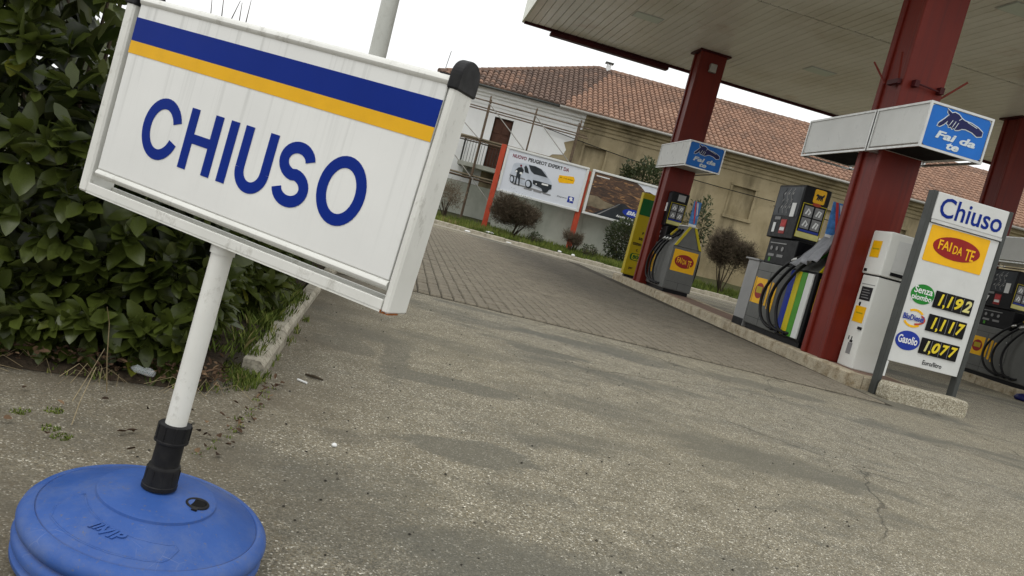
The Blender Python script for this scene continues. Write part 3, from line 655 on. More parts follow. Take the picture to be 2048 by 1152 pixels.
column(4.77, 7.845, .138, 'nearest thick red steel column, behind the white terminal', spikes=True)
fc = column(5.02, 15.45, .138, 'red steel column at the far end of the island, beside the yellow totem', wid=.55)
B().box(.22, .36, -.10, 0, 4.45, 4.62).build('floodlight', 'gutter', fc, bevel=.015)
column(10.70, 13.45, .138, 'dark red column on the right hand island by the picture edge')

# ================================================================== PORTABLE "CHIUSO" SIGN
BC = Vector((-.305, 1.434, 0))
SG = empty('portable_sign', BC, 0, 'white closed sign reading CHIUSO on a pole in a round blue base', 'sign')
prof = [(.186, 0), (.198, .004), (.206, .014), (.207, .022), (.199, .029), (.200, .033), (.209, .040), (.211, .050), (.208, .058), (.201, .063), (.203, .067), (.210, .074), (.2115, .083), (.209, .092), (.202, .100), (.194, .1045), (.189, .1045), (.187, .1025), (.185, .1055),
        (.105, .1385), (.1035, .1395), (.1025, .1445), (.0995, .147), (.05, .1515), (.034, .154), (.03, .154)]
sb = B().lathe(prof, 96).build('base', 'bluebase', SG, smooth='auto')
BT = Matrix.Rotation(radians(5.0), 4, Vector((.21, .98, 0))) ; BT = Matrix.Translation((-.008, -.004, .001)) @ BT @ Matrix.Diagonal((1, 1, .94, 1))
sb.matrix_local = BT
def cone(r, an, lift=0):
    z = .1385 - (r - .105) / .08 * .033 if r > .104 else .147 + (.0995 - r) * .09
    return Vector((r * cos(radians(an)), r * sin(radians(an)), z + lift))
# raised outline of the moulded maker's panel on the shoulder
out_ = [cone(.118, -156), ] + [cone(.118 + .022 * k / 8, -150 + 86 * k / 8) for k in range(9)] + [cone(.139, -60), cone(.150, -58), cone(.166, -64)] + [cone(.172, -68 - 72 * k / 8) for k in range(9)] + [cone(.160, -150), cone(.130, -158), cone(.118, -156)]
B().tube([p + Vector((0, 0, -.0008)) for p in out_], .0022, 6).build('panel_outline', 'bluebase', sb, smooth=True)
e_r = Vector((cos(radians(-104)), sin(radians(-104)), 0)); e_t = Vector((-e_r.y, e_r.x, 0)); sl_ = Vector((e_r.x, e_r.y, -.41)).normalized()
ff = Fr(cone(.146, -104, .0006), e_t, -sl_)
em = B()
for k in range(3): em.prism([(-.034 + k * .0075, .002), (-.030 + k * .0075, .002), (-.020 + k * .0075, .017), (-.024 + k * .0075, .017)], ff, -.002, .0018)
em.build('embossed_bars', 'bluebase', sb)
text('embossed_lettering', 'VIP', ff, (-.012, .030, -.003, .016), 'bluebase', sb, -.001, .003, .03, .35)
# filler hole with its black grommet
fo = cone(.071, -6, .0)
B().lathe([(.0155, -.004), (.0205, -.004), (.0215, .001), (.0195, .0032), (.0165, .0025), (.0155, -.001)], 32, fo, False).build('filler_grommet', 'blackpl', sb, smooth=True)
B().lathe([(.0, -.0005), (.0158, -.0005), (.0158, .0007), (0, .0007)], 32, fo, False).build('filler_hole', 'dark_hole', sb)
B().box(fo.x - .004, fo.x + .006, fo.y - .028, fo.y - .019, fo.z - .002, fo.z + .003).build('grommet_tab', 'blackpl', sb)
# collar and pole follow the slight lean
ax0, ax1 = Vector((-.3049, 1.4344, .1554)) - BC, Vector((-.2872, 1.4380, .600)) - BC; axd = (ax1 - ax0).normalized()
def along(z): return ax0 + axd * ((z - ax0.z) / axd.z)
cb = B().tube([along(z) for z in (.148, .155, .156, .186, .187, .191, .192, .233, .234, .236, .239, .240, .268, .269)], [.0310, .0310, .0300, .0285, .0285, .0270, .0245, .0240, .0268, .0300, .0300, .0285, .0285, .0265], 40).build('collar', 'blackpl', SG, smooth='auto')
for k in range(10):
    an = 2 * pi * k / 10; d = Vector((cos(an), sin(an), 0)) * .0285
    for z0, z1 in ((.242, .268), (.159, .185)): B().tube([along(z0) + d, along(z1) + d], .0018, 5).build('grip_rib', 'blackpl', cb)
B().tube([along(.264), along(.270), along(.602)], [.0192, .0186, .0186], 32).build('pole', 'frame_white', SG, smooth='auto')
B().tube([along(.588), along(.604)], [.0215, .0215], 32).build('pole_socket', 'frame_white', SG, smooth='auto')
# leaning head: sign-local x along the panel, z up it, -y to the viewer
sU = Vector((.8524435, -.5198974, -.0551972)).normalized(); sN = Vector((-.5200108, -.8540542, .0134193)).normalized(); sV = sN.cross(sU)
MS = Matrix(((sU.x, -sN.x, sV.x, -.570 - BC.x), (sU.y, -sN.y, sV.y, 1.580 - BC.y), (sU.z, -sN.z, sV.z, .669), (0, 0, 0, 1)))
SF_ = Fr((0, 0, 0), (1, 0, 0), (0, 0, 1))
def put(o): o.matrix_local = MS; return o
pn = put(B().box(.0, .675, .0, .028, .004, .322).build('panel', 'sign_white', SG, bevel=.002))
def rail(z, r, sz):
    b = B(); n = 14; vs = []
    for x in (.001, .676): vs += [(x, .012 + .0165 * cos(2 * pi * k / n), z + sz * sin(2 * pi * k / n)) for k in range(n)]
    b.add(vs, [(k, (k + 1) % n, n + (k + 1) % n, n + k) for k in range(n)] + [tuple(range(n - 1, -1, -1)), tuple(range(n, 2 * n))]); return b
put(rail(.326, .0125, .0105).build('top_rail', 'frame_white', SG, smooth='auto')); put(rail(-.004, .0125, .0095).build('bottom_rail', 'frame_white', SG, smooth='auto'))
for (a0, a1) in ((-.033, -.010), (.6785, .6925)):
    po = put(B().box(a0, a1, -.004, .056, -.0465, .322).build('side_post', 'frame_white', SG, bevel=.0035, seg=1))
    fr_ = Fr((0, 0, 0), (0, 1, 0), (0, 0, 1)); y0, y1 = -.0065, .0585; yc = (y0 + y1) / 2; rr_ = (y1 - y0) / 2
    arch = [(y0, .315), (y1, .315), (y1, .338)] + [(yc + rr_ * cos(pi * k / 16), .338 + rr_ * .86 * sin(pi * k / 16)) for k in range(1, 16)] + [(y0, .338)]
    put(B().prism(arch, fr_, a0 - .003, a1 + .003).build('end_cap', 'blackpl', SG, bevel=.003))
put(B().box(.652, .680, .004, .014, .332, .3375).build('pivot_pin', 'blackpl', SG)); put(B().box(-.012, .02, .004, .02, .332, .339).build('pivot_pin', 'blackpl', SG))
put(B().box(-.0095, .678, -.004, .0565, -.0465, -.0435).build('bottom_channel', 'frame_white', SG)); put(B().box(-.0095, .678, -.004, .002, -.0434, -.0265).build('bottom_channel', 'frame_white', SG, bevel=.0012)); put(B().box(-.0095, .678, .050, .0565, -.0434, -.0285).build('bottom_channel', 'frame_white', SG))
put(decal('blue_stripe', rect(.0005, .6745, .2520, .2950), SF_, 'navy', SG, .0004, .0005)); put(decal('yellow_stripe', rect(.0005, .6745, .2286, .2517), SF_, 'amber', SG, .0004, .0005))
rs = B()
for k in range(9): 
    x = U(.678, .693); rs.box(x, x + U(.001, .004), -.0046 - U(0, .0004), U(-.002, .03), -.0470, -.0470 + U(.0010, .0028))
rs.box(.678, .6805, -.0046, -.003, -.0471, -.0425); put(rs.build('rust_spot', 'rust', SG))
# the six letters, each its own vinyl piece
TH = (.0005, .0010); Z0, Z1, SW = .0585, .1675, .0195
def letter(fn): b = B(); fn(b); put(b.build('letter', 'navy', SG))
zc = (Z0 + Z1) / 2; hh = (Z1 - Z0) / 2
def bar(b, a0, a1, b0, b1): b.prism(rect(a0, a1, b0, b1), SF_, *TH)
def arcpts(cx, cy, rx, ry, t0, t1, n=26): return [(cx + rx * cos(radians(t0 + (t1 - t0) * k / n)), cy + ry * sin(radians(t0 + (t1 - t0) * k / n))) for k in range(n + 1)]
letter(lambda b: stroke(b, arcpts(.1315, zc, .0370, hh - SW / 2 + .002, 22, 338, 40), SW, SF_, *TH))
def L_H(b): bar(b, .1905, .2095, Z0, Z1); bar(b, .2480, .2670, Z0, Z1); bar(b, .2095, .2480, zc - .0065, zc + .0105)
letter(L_H); letter(lambda b: bar(b, .2845, .3038, Z0, Z1))
def L_U(b):
    bar(b, .3190, .3380, .0960, Z1); bar(b, .3745, .3935, .0960, Z1)
    stroke(b, arcpts(.35625, .0960, .02775, .0960 - Z0 - SW / 2 + .002, 180, 360), SW, SF_, *TH)
letter(L_U)
def L_S(b):
    cx = .4425; r = .0272; ry = (Z1 - Z0 - SW) / 4 + .001
    p = arcpts(cx, Z1 - SW / 2 - ry + .001, r, ry, 12, 262, 22) + arcpts(cx, Z0 + SW / 2 + ry - .001, r + .001, ry, 82, -168, 22)
    stroke(b, p, SW, SF_, *TH)
letter(L_S)
letter(lambda b: strip(b, *ring(.5425, zc, .0475, hh + .003, SW), SF_, *TH))

# ================================================================== HEDGE
HG = empty('laurel_hedge', (-1.2, 3.2, 0), 0, 'dense dark green laurel hedge filling the bed behind the closed sign', 'hedge'); HO = Vector((-1.2, 3.2, 0))
def htop(x, y): return (.93 + .13 * (y - 2.4)) if x > -.3556 * y - .08 else 1.75
ros = []   # (point, outward)
def jitn(p, s=.10): return s * mnoise.noise(p * 2.3) * 1.6
for _ in range(560):   # end face towards the viewer
    x = U(-2.3, -.56); z = U(.05, 1.7) if R() < .8 else U(.05, .35)
    if z > htop(x, 2.4): continue
    y = 2.43 + jitn(Vector((x, 0, z))) + .30 * max(0, x + 1.1) + (.05 if z < .12 else 0); ros.append((Vector((x, y, z)), Vector((U(-.5, .6), -1, U(-.1, .75)))))
for _ in range(620):   # long side along the kerb
    y = U(2.75, 7.5) if R() < .35 else U(2.62, 4.4); z = U(.06, 1.5) if R() < .7 else U(.06, .4)
    if z > htop(-.5, y): continue
    x = -.545 + jitn(Vector((3, y, z)), .09) + (-.10 if z < .18 else 0) + .06 * min(1, max(0, y - 3.4)); ros.append((Vector((x, y, z)), Vector((1, U(-.9, .3), U(-.1, .8)))))
for _ in range(260):   # top
    x = U(-2.3, -.6); y = U(2.5, 6.5); ros.append((Vector((x, y, htop(x, y) - .03 + jitn(Vector((x, y, 7)), .05))), Vector((U(-.5, .5), U(-.6, .3), 1))))
leaves = []
def rosette(p, od, n, big):
    od = od.normalized(); q = od.orthogonal().normalized(); q2 = od.cross(q); ph = U(0, 6.28)
    for k in range(n):
        an = ph + k * 2.4; el = U(.35, 1.25) if k else .2
        d = (q * cos(an) + q2 * sin(an)) * sin(el) + od * cos(el) + Vector((0, 0, -.18 if R() < .5 else .12))
        base = p - od * U(0, .06) + (q * cos(an) + q2 * sin(an)) * .006
        up = (od + Vector((0, 0, .9)) + rdir() * .5).normalized()
        L = U(.055, .105) * big; leaves.append((base, d.normalized(), up, L, L * U(.40, .52), min(1, max(0, U(.1, .8) + (.2 if k == 0 else 0) + (.35 if R() < .04 else 0)))))
for p, od in ros:
    if R() < .22: rosette(p + od.normalized() * .03, od, random.randint(4, 7), U(.5, .75))
    else: rosette(p, od, random.randint(5, 8), U(.85, 1.4))
for _ in range(170):
    x = U(-2.0, -.56); p = Vector((x, 2.36 + .30 * max(0, x + 1.1) + U(-.03, .06), U(.04, .20))); rosette(p, Vector((U(-.6, .6), -1, U(-.5, .3))), random.randint(4, 6), U(.7, 1.2))
inner = []
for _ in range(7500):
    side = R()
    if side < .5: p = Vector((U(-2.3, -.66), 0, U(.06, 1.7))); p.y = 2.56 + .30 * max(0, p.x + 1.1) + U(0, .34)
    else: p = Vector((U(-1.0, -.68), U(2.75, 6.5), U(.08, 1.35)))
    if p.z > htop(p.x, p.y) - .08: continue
    inner.append((p, rdir(), (Vector((0, -.3, 1)) + rdir() * .7).normalized(), U(.09, .14), U(.045, .07), U(0, .16)))  # low tint: shade in the gaps between leaves put into the colour
eye = Vector((0, 0, EYE))
def vis(l):
    b = l[0]; return (b - eye).length + (0 if b.y < 3.4 else 1) + (1.5 if (b.x > -.62 and b.z > .55) else 0) + (2 if -.95 * b.y / 2.4 < b.x and b.z > .68 and b.y < 4 else 0)
leaves.sort(key=vis)
protos = []
for k in range(8):
    v, f = leaf_geo(Vector((0, 0, 0)), Vector((0, 1, 0)), Vector((0, 0, 1)), 1, U(.42, .50), U(.1, .25), U(.02, .22)); b = B(); b.add(v, f, .15 + .8 * k / 7); o = b.build('leaf', 'leaf', smooth=True); COL.objects.unlink(o); protos.append(o.data)
for k, (p, d, up, L, W, t) in enumerate(leaves[:300]):
    sd = d.cross(up).normalized(); nn = sd.cross(d)
    o = bpy.data.objects.new('leaf', protos[min(7, int(t * 8))]); link(o, HG); q = p - HO
    o.matrix_local = Matrix(((sd.x * L, d.x * L, nn.x * L, q.x), (sd.y * L, d.y * L, nn.y * L, q.y), (sd.z * L, d.z * L, nn.z * L, q.z), (0, 0, 0, 1)))
hb = B()
for (p, d, up, L, W, t) in leaves[300:] + inner:
    v, f = leaf_geo(p - HO, d, up, L, W, U(.1, .25), U(.02, .22)); hb.add(v, f, t)
tag(hb.build('foliage', 'leaf', HG, smooth=True), kind='stuff')
st = B()
for _ in range(90):
    x, y = (U(-2.2, -.8), U(3.0, 3.4)) if R() < .5 else (U(-1.05, -.85), U(3.1, 6)); h = htop(x, y) - .15
    p = Vector((x, y, .0)); pts = [p]; 
    for k in range(5): p = p + Vector((U(-.06, .06), U(-.06, .06), h / 5)); pts.append(p)
    st.tube([q - HO for q in pts], [.012, .011, .009, .007, .005, .003], 5, U(.1, .6))
tag(st.build('stems', 'twig', HG), kind='stuff')
# a dense heart of leaves, inner shade put into their dark tint, keeps the hedge from being see-through
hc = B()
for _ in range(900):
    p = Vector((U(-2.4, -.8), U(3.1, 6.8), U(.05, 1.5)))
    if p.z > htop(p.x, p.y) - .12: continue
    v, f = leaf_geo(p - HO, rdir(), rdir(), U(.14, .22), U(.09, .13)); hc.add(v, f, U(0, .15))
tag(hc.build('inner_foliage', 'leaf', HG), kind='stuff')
tw = B()
for k in range(5):
    p = Vector((-1.60 + .05 * k * U(.4, 1.2), 6.0, 1.35)); q = p + Vector((U(-.06, .14), 0, U(.36, .52))); tw.tube([p - HO, (p + q) / 2 - HO + Vector((U(-.02, .02), 0, 0)), q - HO], [.006, .005, .002], 5, U(.2, .6))
tw.build('bare_twig', 'twig', HG)

# litter, grass and stalks at the foot of the hedge
def inbed(): 
    x = U(-1.15, -.42); return x, 2.30 + .30 * max(0, x + 1.2) + abs(random.gauss(0, .10)) - .02
lt = B()
for _ in range(620):
    if R() < .86: x, y = inbed(); z = .02 + .05 * R()
    elif R() < .5: x, y, z = U(-.9, -.25), U(1.9, 3.0), .004
    else: q_ = R(); x, y, z = -.285 - .05 * q_ + random.gauss(0, .02), 2.75 - .8 * q_, .003
    d = rdir(); d.z *= .3; v, f = leaf_geo(Vector((x, y, z + .008)), d, (Vector((0, 0, 1)) + rdir() * .5).normalized(), U(.010, .030), U(.007, .018), .3, -.25); lt.add(v, f, R())
tag(lt.build('leaf_litter', 'litter'), 'brown dead leaves scattered at the foot of the hedge', 'leaf litter', kind='stuff')
gr = B()
def tuft(cx, cy, n, rad, hmin, hmax, z=.01):
    for _ in range(n):
        a_ = U(0, 6.28); r_ = rad * sqrt(R()); x, y = cx + r_ * cos(a_), cy + r_ * sin(a_); h = U(hmin, hmax); b_ = U(0, 6.28); w_ = U(.0015, .003); ln = U(.1, .7) * h
        dx, dy = cos(b_), sin(b_); gr.add([(x - dy * w_, y + dx * w_, z), (x + dy * w_, y - dx * w_, z), (x + dx * ln * .4 + dy * w_ * .7, y + dy * ln * .4 - dx * w_ * .7, z + h * .65), (x + dx * ln, y + dy * ln, z + h)], [(0, 1, 2, 3)], min(1, max(0, random.gauss(.5, .25))))
for k in range(24): y = U(2.72, 4.6); tuft(-.47 + U(-.03, .03), y, 45, .045, .02, .08, .05)
for k in range(22): tuft(U(-.52, -.34), U(2.62, 2.86), 40, .04, .010, .042, .0)
for k in range(20): tuft(-.40 + U(-.03, .03), U(2.8, 4.4), 14, .03, .01, .05, .06)
for k in range(14): x, y = inbed(); tuft(x, y - .03, 16, .04, .006, .022, .01)
for k in range(9): tuft(-.345 + U(-.02, .02), U(2.8, 4.2), 16, .02, .01, .035, .0)
for cx, cy in ((-.70, 1.98), (-.655, 1.94), (-.80, 2.05), (-.74, 2.10), (-.86, 2.02)): tuft(cx, cy, 80, .024, .002, .008, .0)
for k in range(14):
    q = k / 13; tuft(-.285 - .05 * q + U(-.015, .015), 2.72 - .72 * q, 9, .015, .003, .012, .0)
tag(gr.build('weed_grass', 'grass'), 'short weeds and grass along the hedge bed kerb', 'grass', kind='stuff')
sb_ = B()
def stalk(pts, r): sb_.tube(pts, [r, r * .9, r * .8, r * .5][:len(pts)], 5, U(.4, 1))
stalk([(-.675, 2.27, .02), (-.69, 2.26, .12), (-.70, 2.25, .22), (-.705, 2.22, .27)], .0016); stalk([(-.735, 2.20, .0), (-.72, 2.24, .07), (-.695, 2.24, .15)], .0012); stalk([(-.665, 2.02, .004), (-.69, 2.12, .03), (-.70, 2.22, .10)], .0012)
for _ in range(40):
    x, y = inbed(); a_ = U(0, 6.28); l_ = U(.05, .16); stalk([(x, y - .05, .01), (x + cos(a_) * l_ / 2, y - .05 + sin(a_) * l_ / 2, .03 + .03 * R()), (x + cos(a_) * l_, y - .05 + sin(a_) * l_, .012)], U(.0005, .0011))
tag(sb_.build('dry_stalks', 'straw'), 'thin dry straw stalks bent over the front of the bed', 'stalks', kind='stuff')
# loose grit, twigs and stones lying on the asphalt
gs = B()
for _ in range(520):
    y = 1.3 + 6 * R() ** 1.6; x = U(-.5, .75 * y); s = U(.0025, .0065); z = s * .45
    if x < -.30 and y > 2.7: continue
    vs = [Vector((x, y, z)) + rdir() * s * U(.7, 1) for _ in range(6)]
    oc = [Vector((x - s, y, z)), Vector((x + s * U(.6, 1), y, z)), Vector((x, y - s * U(.6, 1), z)), Vector((x, y + s, z)), Vector((x, y, z - s * .4)), Vector((x, y, z + s * U(.4, .7)))]
    gs.add(oc, [(0, 2, 5), (2, 1, 5), (1, 3, 5), (3, 0, 5), (2, 0, 4), (1, 2, 4), (3, 1, 4), (0, 3, 4)], R() ** 2)
MATS['grit'] = m_tint('grit', [(0, (.03, .027, .022)), (.4, (.12, .11, .085)), (1, (.42, .40, .34))]); M['grit'] = MATS['grit']
tag(gs.build('loose_grit', 'grit'), 'loose grit and small stones on the worn asphalt', 'grit', kind='stuff')
def small(name, label, cat, fn, mat): b = B(); fn(b); return tag(b.build(name, mat), label, cat)
small('dead_twig', 'dead brown twig lying on the asphalt beside the bed kerb', 'twig', lambda b: b.tube([(-.205, 2.99, .006), (-.17, 2.97, .009), (-.135, 2.965, .005)], [.004, .006, .003], 6, .15), 'twig')
small('cigarette_butt', 'white cigarette butt near the dead twig', 'litter', lambda b: b.tube([(-.222, 2.895, .005), (-.185, 2.872, .005)], .0042, 8), 'whiteprint')
small('pebble', 'single white pebble on the asphalt right of the pole', 'pebble', lambda b: b.lathe([(.002, 0), (.008, .002), (.0085, .006), (.005, .010), (.001, .0105)], 9, (-.028, 2.265, 0)), 'whiteprint')
def bottle(b):
    b.tube([(-.665, 2.42, .06), (-.65, 2.415, .062), (-.63, 2.41, .06), (-.61, 2.405, .062), (-.595, 2.40, .06)], [.004, .013, .010, .013, .009], 9)
a = NT('crushed_plastic'); a.set(col=(.55, .6, .62), rough=.15, alpha=.22); M['pet'] = a.m
small('crushed_bottle', 'crushed clear plastic bottle among the leaves under the hedge', 'bottle', bottle, 'pet')

# lamp post behind the closed sign
LP = empty('lamp_post', (-.665, 9.0, 0), 0, 'pale grey tapered lamp post rising behind the closed sign', 'lamp post')
B().tube([(0, 0, 0), (0, 0, 3), (0, 0, 7)], [.105, .095, .06], 24).build('shaft', 'lamppost', LP, smooth='auto')
B().lathe([(.2, 0), (.2, .02), (.12, .03), (.12, .2), (.108, .22)], 24).build('foot_plate', 'lamppost', LP)
B().box(-.12, .12, -.7, .05, 7.0, 7.12).build('lamp_head', 'lamppost', LP, bevel=.03)

# ================================================================== BILLBOARDS
def billboard(loc, label, posts):
    t = empty('billboard', loc, radians(-4), label, 'billboard', 'billboards on red posts along the verge')
    for x, z1 in posts: B().box(x, x + .17, .0, .17, .0, z1).build('post', 'redpost', t, bevel=.012)
    fm = [(0, 2.8, 1.50, 1.575), (0, 2.8, 2.92, 2.99), (0, .085, 1.577, 2.918), (2.715, 2.8, 1.577, 2.918)]
    for q in fm: B().box(q[0], q[1], -.075, -.005, q[2], q[3]).build('frame_bar', 'lightbox', t, bevel=.012)
    return t
bb1 = billboard((2.81, 25.6, .0), 'left billboard with a silver van advert on pale poster paper', [(-.19, 3.02), (2.72, 2.9)])
bb2 = billboard((5.72, 25.40, .0), 'right billboard with a dark brown desert road poster', [(2.72, 2.9)])
PF = Fr((.085, -.03, 1.577), (1, 0, 0), (0, 0, 1)); PWd, PHt = 2.63, 1.341
po1 = decal('poster', rect(0, PWd, 0, PHt), PF, 'poster', bb1, 0, .01)
def cv(x, y):
    dx, dy = x - 305, y - 120; det = 1195 * 640 + 165 * 310
    a_ = (dx * 640 + dy * 165) / det; b_ = (1195 * dy - 310 * dx) / det; return (.03 + a_ * 2.58, PHt - .02 - b_ * 1.31)
def dp(name, pts, mat, c, par=None, fr=PF): return decal(name, [cv(*p) for p in pts], fr, mat, par or po1, c, .003)
def tx(name, s, tl, br, mat, bold=.02, shear=0): 
    a0, b1 = cv(*tl); a1, b0 = cv(*br)
    if name == 'headline': b1 = PHt - .115; b0 = b1 - .12
    text(name, s, PF, (a0, a1, b0, b1), mat, po1, .011, .003, bold, shear)
tx('headline', 'NUOVO', (348, 205), (548, 310), 'print_maroon', .03); tx('headline', 'PEUGEOT EXPERT', (590, 275), (1112, 472), 'print_black', .03); tx('headline', 'DA', (1145, 417), (1215, 497), 'print_maroon', .03)
dp('printed_shadow', [(300, 640), (560, 720), (640, 740), (800, 790), (880, 810), (830, 825), (560, 745), (340, 680)], 'greyprint', .011)
van = dp('printed_van', [(360, 345), (400, 330), (520, 335), (600, 350), (700, 380), (800, 430), (850, 475), (895, 570), (940, 620), (957, 680), (948, 745), (880, 785), (800, 770), (660, 700), (640, 720), (530, 705), (440, 660), (360, 640), (300, 600), (288, 530), (320, 460), (340, 380)], 'van', .0145)
dp('printed_bumper', [(655, 605), (760, 630), (950, 685), (945, 755), (905, 768), (880, 800), (810, 785), (780, 740), (700, 700), (650, 670)], 'glassdark', .018, van)
dp('printed_windscreen', [(590, 362), (700, 385), (790, 432), (888, 568), (780, 538), (672, 512), (622, 460)], 'glassdark', .018, van)
dp('printed_window', [(520, 400), (548, 368), (578, 420), (592, 505), (530, 485)], 'glassdark', .018, van)
dp('printed_trim', [(292, 515), (420, 560), (530, 590), (528, 610), (420, 580), (290, 540)], 'greyprint', .018, van)
for (x, y, rx, ry, m_) in ((585, 675, 56, 72, 'glassdark'), (325, 595, 36, 66, 'glassdark'), (845, 775, 50, 36, 'glassdark')): dp('printed_wheel', ell(x, y, rx, ry, 18), m_, .0215, van)
for (x, y, rx, ry) in ((575, 672, 34, 50), (320, 595, 22, 45)): dp('printed_hub', ell(x, y, rx, ry, 16), 'van', .025, van)
dp('printed_plate', [(795, 655), (897, 680), (890, 706), (790, 682)], 'whiteprint', .0215, van); dp('printed_lamp', ell(705, 672, 13, 11, 10), 'whiteprint', .0215, van)
man = dp('printed_man', [(430, 405), (485, 400), (512, 450), (500, 500), (465, 510), (450, 600), (440, 700), (418, 700), (425, 600), (410, 560), (385, 680), (358, 690), (380, 590), (400, 500), (395, 470), (372, 455)], 'glassdark', .022)
dp('printed_head', ell(470, 378, 15, 20, 12), 'print_maroon', .022, man); dp('printed_paper', [(450, 480), (490, 490), (480, 525), (445, 510)], 'whiteprint', .0255, man); dp('printed_sleeve', ell(395, 468, 16, 18, 10), 'whiteprint', .0255, man)
pt = dp('price_tag', [(1075, 520), (1300, 545), (1320, 600), (1295, 662), (1070, 645), (1050, 595)], 'sigyellow', .011)
a0, b1 = cv(1080, 545); a1, b0 = cv(1290, 612); text('price_text', '€ 13.500', PF, (a0, a1, b0, b1), 'print_black', po1, .0145, .003, .02)
for k in range(3): 
    x0 = 510 + k * 150; dp('fine_print', [(x0, 735 + k * 38), (x0 + 125, 767 + k * 38), (x0 + 121, 787 + k * 38), (x0 - 4, 753 + k * 38)], 'greyprint', .0145)
a0, b1 = cv(1035, 850); a1, b0 = cv(1185, 915); text('model_text', 'Expert', PF, (a0, a1, b0, b1), 'print_black', po1, .011, .003, .0, .25)
lg = dp('logo_square', [(1215, 862), (1310, 885), (1285, 985), (1190, 960)], 'blue', .011)
dp('logo_emblem', [(1232, 890), (1262, 880), (1285, 905), (1270, 925), (1290, 950), (1265, 945), (1250, 940), (1232, 955), (1240, 925), (1225, 905)], 'whiteprint', .0145, lg)
po2 = decal('poster', rect(0, PWd, 0, PHt), PF, 'roadposter', bb2, 0, .01)
def d2(name, pts, mat, c=.011): return decal(name, [(p[0] * PWd, p[1] * PHt) for p in pts], PF, mat, po2, c, .003)
d2('printed_sky', [(.55, 1), (.62, .93), (.68, .84), (.74, .86), (.84, .80), (1, .83), (1, 1)], 'poster'); d2('printed_sun_field', [(0, .42), (.10, .44), (.2, .36), (.33, .33), (.40, .32), (.30, .22), (.16, .15), (.05, .17), (0, .14)], 'straw' if False else 'plank')
d2('printed_road', [(.40, .40), (.47, .42), (.95, .0), (.10, .0)], 'glassdark'); d2('printed_road_line', [(.405, .395), (.415, .395), (.17, .0), (.145, .0)], 'greyprint', .0145)
d2('printed_badge', [(p[0], p[1]) for p in ell(.60, .24, .135, .10, 24)], 'blue', .0145); d2('printed_badge_arc', [(.66, .14), (.72, .16), (.76, .24), (.74, .32), (.72, .25), (.70, .19)], 'bannerred', .018)
text('slogan', 'Accetta il tuo destino', PF, (.40 * PWd, .78 * PWd, .075 * PHt, .13 * PHt), 'whiteprint', po2, .0145, .003, .03); text('badge_text', 'Blu', PF, (.52 * PWd, .67 * PWd, .19 * PHt, .29 * PHt), 'poster', po2, .018, .003, .04, .2)
d2('printed_caption', rect(.03, .20, .91, .935), 'whiteprint')

# ================================================================== SHRUBS ON THE VERGE
def gz(x, y): return vz(x, y) if y > vy(x) + .1 else 0
def bush(x, y, rx, rz, zc_, label, n=900, base='twig', leafy=0, lsz=.05, name='bush', dens=.5, tints=(.1, .8), group=None):
    z0 = gz(x, y) - .02; t = empty(name, (x, y, z0), 0, label, 'bush', group or 'shrubs growing on the verge'); zc_ -= z0
    b = B()
    for k in range(9): 
        d = rdir(); d.z = abs(d.z) + .8; p = Vector((U(-.06, .06), U(-.06, .06), 0)); q = Vector((d.x * rx * .6, d.y * rx * .6, zc_ * U(.6, 1.0))); b.tube([p, (p + q) / 2 + rdir() * .05, q], [.022, .016, .008], 5, U(0, .5))
    b.build('stem', 'twig', t)
    tb_ = B(); lobes = [(Vector((0, 0, 0)), .70)] + [(Vector((cos(q * 2.1 + x), sin(q * 2.1 + x), U(-.5, .8))) * .52, U(.40, .60)) for q in range(7)]
    for _ in range(n):
        d = rdir(); r_ = U(.0, 1) ** .42; lo, lr = random.choice(lobes); e_ = lo + d * r_ * lr; c = Vector((e_.x * rx, e_.y * rx, zc_ + e_.z * rz))
        if d.z < -.3 and R() < .5: continue
        lump = 1 + .30 * mnoise.noise(Vector((d.x * 1.6 + x, d.y * 1.6, d.z * 1.6 + y))) + .16 * mnoise.noise(Vector((d.x * 5 + x, d.y * 5, d.z * 5))); c = Vector((c.x * lump, c.y * lump, zc_ + (c.z - zc_) * lump))
        if c.z < .04: continue
        out_d = (Vector((d.x, d.y, d.z * .5 + .6)) + rdir() * .9).normalized(); L = U(.08, .20); s_ = out_d.orthogonal().normalized() * U(.004, .008); e = c + out_d * L * .7; s0 = c - out_d * L * .5
        tb_.add([s0 - s_, s0 + s_, e], [(0, 1, 2)], U(*tints)); side = (out_d + rdir() * .6).normalized() * L * .5; s0 = c
        tb_.add([s0 - s_ * .7, s0 + s_ * .7, s0 + side], [(0, 1, 2)], U(*tints))
    tag(tb_.build('twigs', 'twig', t), kind='stuff')
    if leafy:
        lb = B()
        for _ in range(leafy):
            d = rdir(); r_ = U(.25, 1) ** .5; lump = 1 + .35 * mnoise.noise(Vector((d.x * 2.2 + x, d.y * 2.2, d.z * 2.2 + y)))
            c = Vector((d.x * rx * r_ * lump, d.y * rx * r_ * lump, zc_ + d.z * rz * r_ * lump))
            if c.z < .03: continue
            v, f = leaf_geo(c, (d + rdir() * .8 + Vector((0, 0, .3))).normalized(), (Vector((0, 0, 1)) + rdir() * .6).normalized(), U(.7, 1.3) * lsz, lsz * U(.4, .6)); lb.add(v, f, U(0, 1) ** 1.2)
        tag(lb.build('foliage', 'leaf2', t), kind='stuff')
    return t
bush(3.50, 24.55, .76, .66, .98, 'round brown twiggy bush in front of the van billboard', 23000, leafy=1300, lsz=.03)
bush(9.95, 22.75, .78, .82, 1.42, 'round brown twiggy bush between pump 3 and pump 1', 23000, leafy=1100, lsz=.03)
bush(5.42, 24.25, .36, .32, .62, 'small reddish bush at the foot of the middle billboard post', 1800, tints=(.3, .9))
bush(7.05, 24.7, .52, .75, .95, 'dark evergreen shrub under the road poster billboard', 500, leafy=2600, lsz=.085)
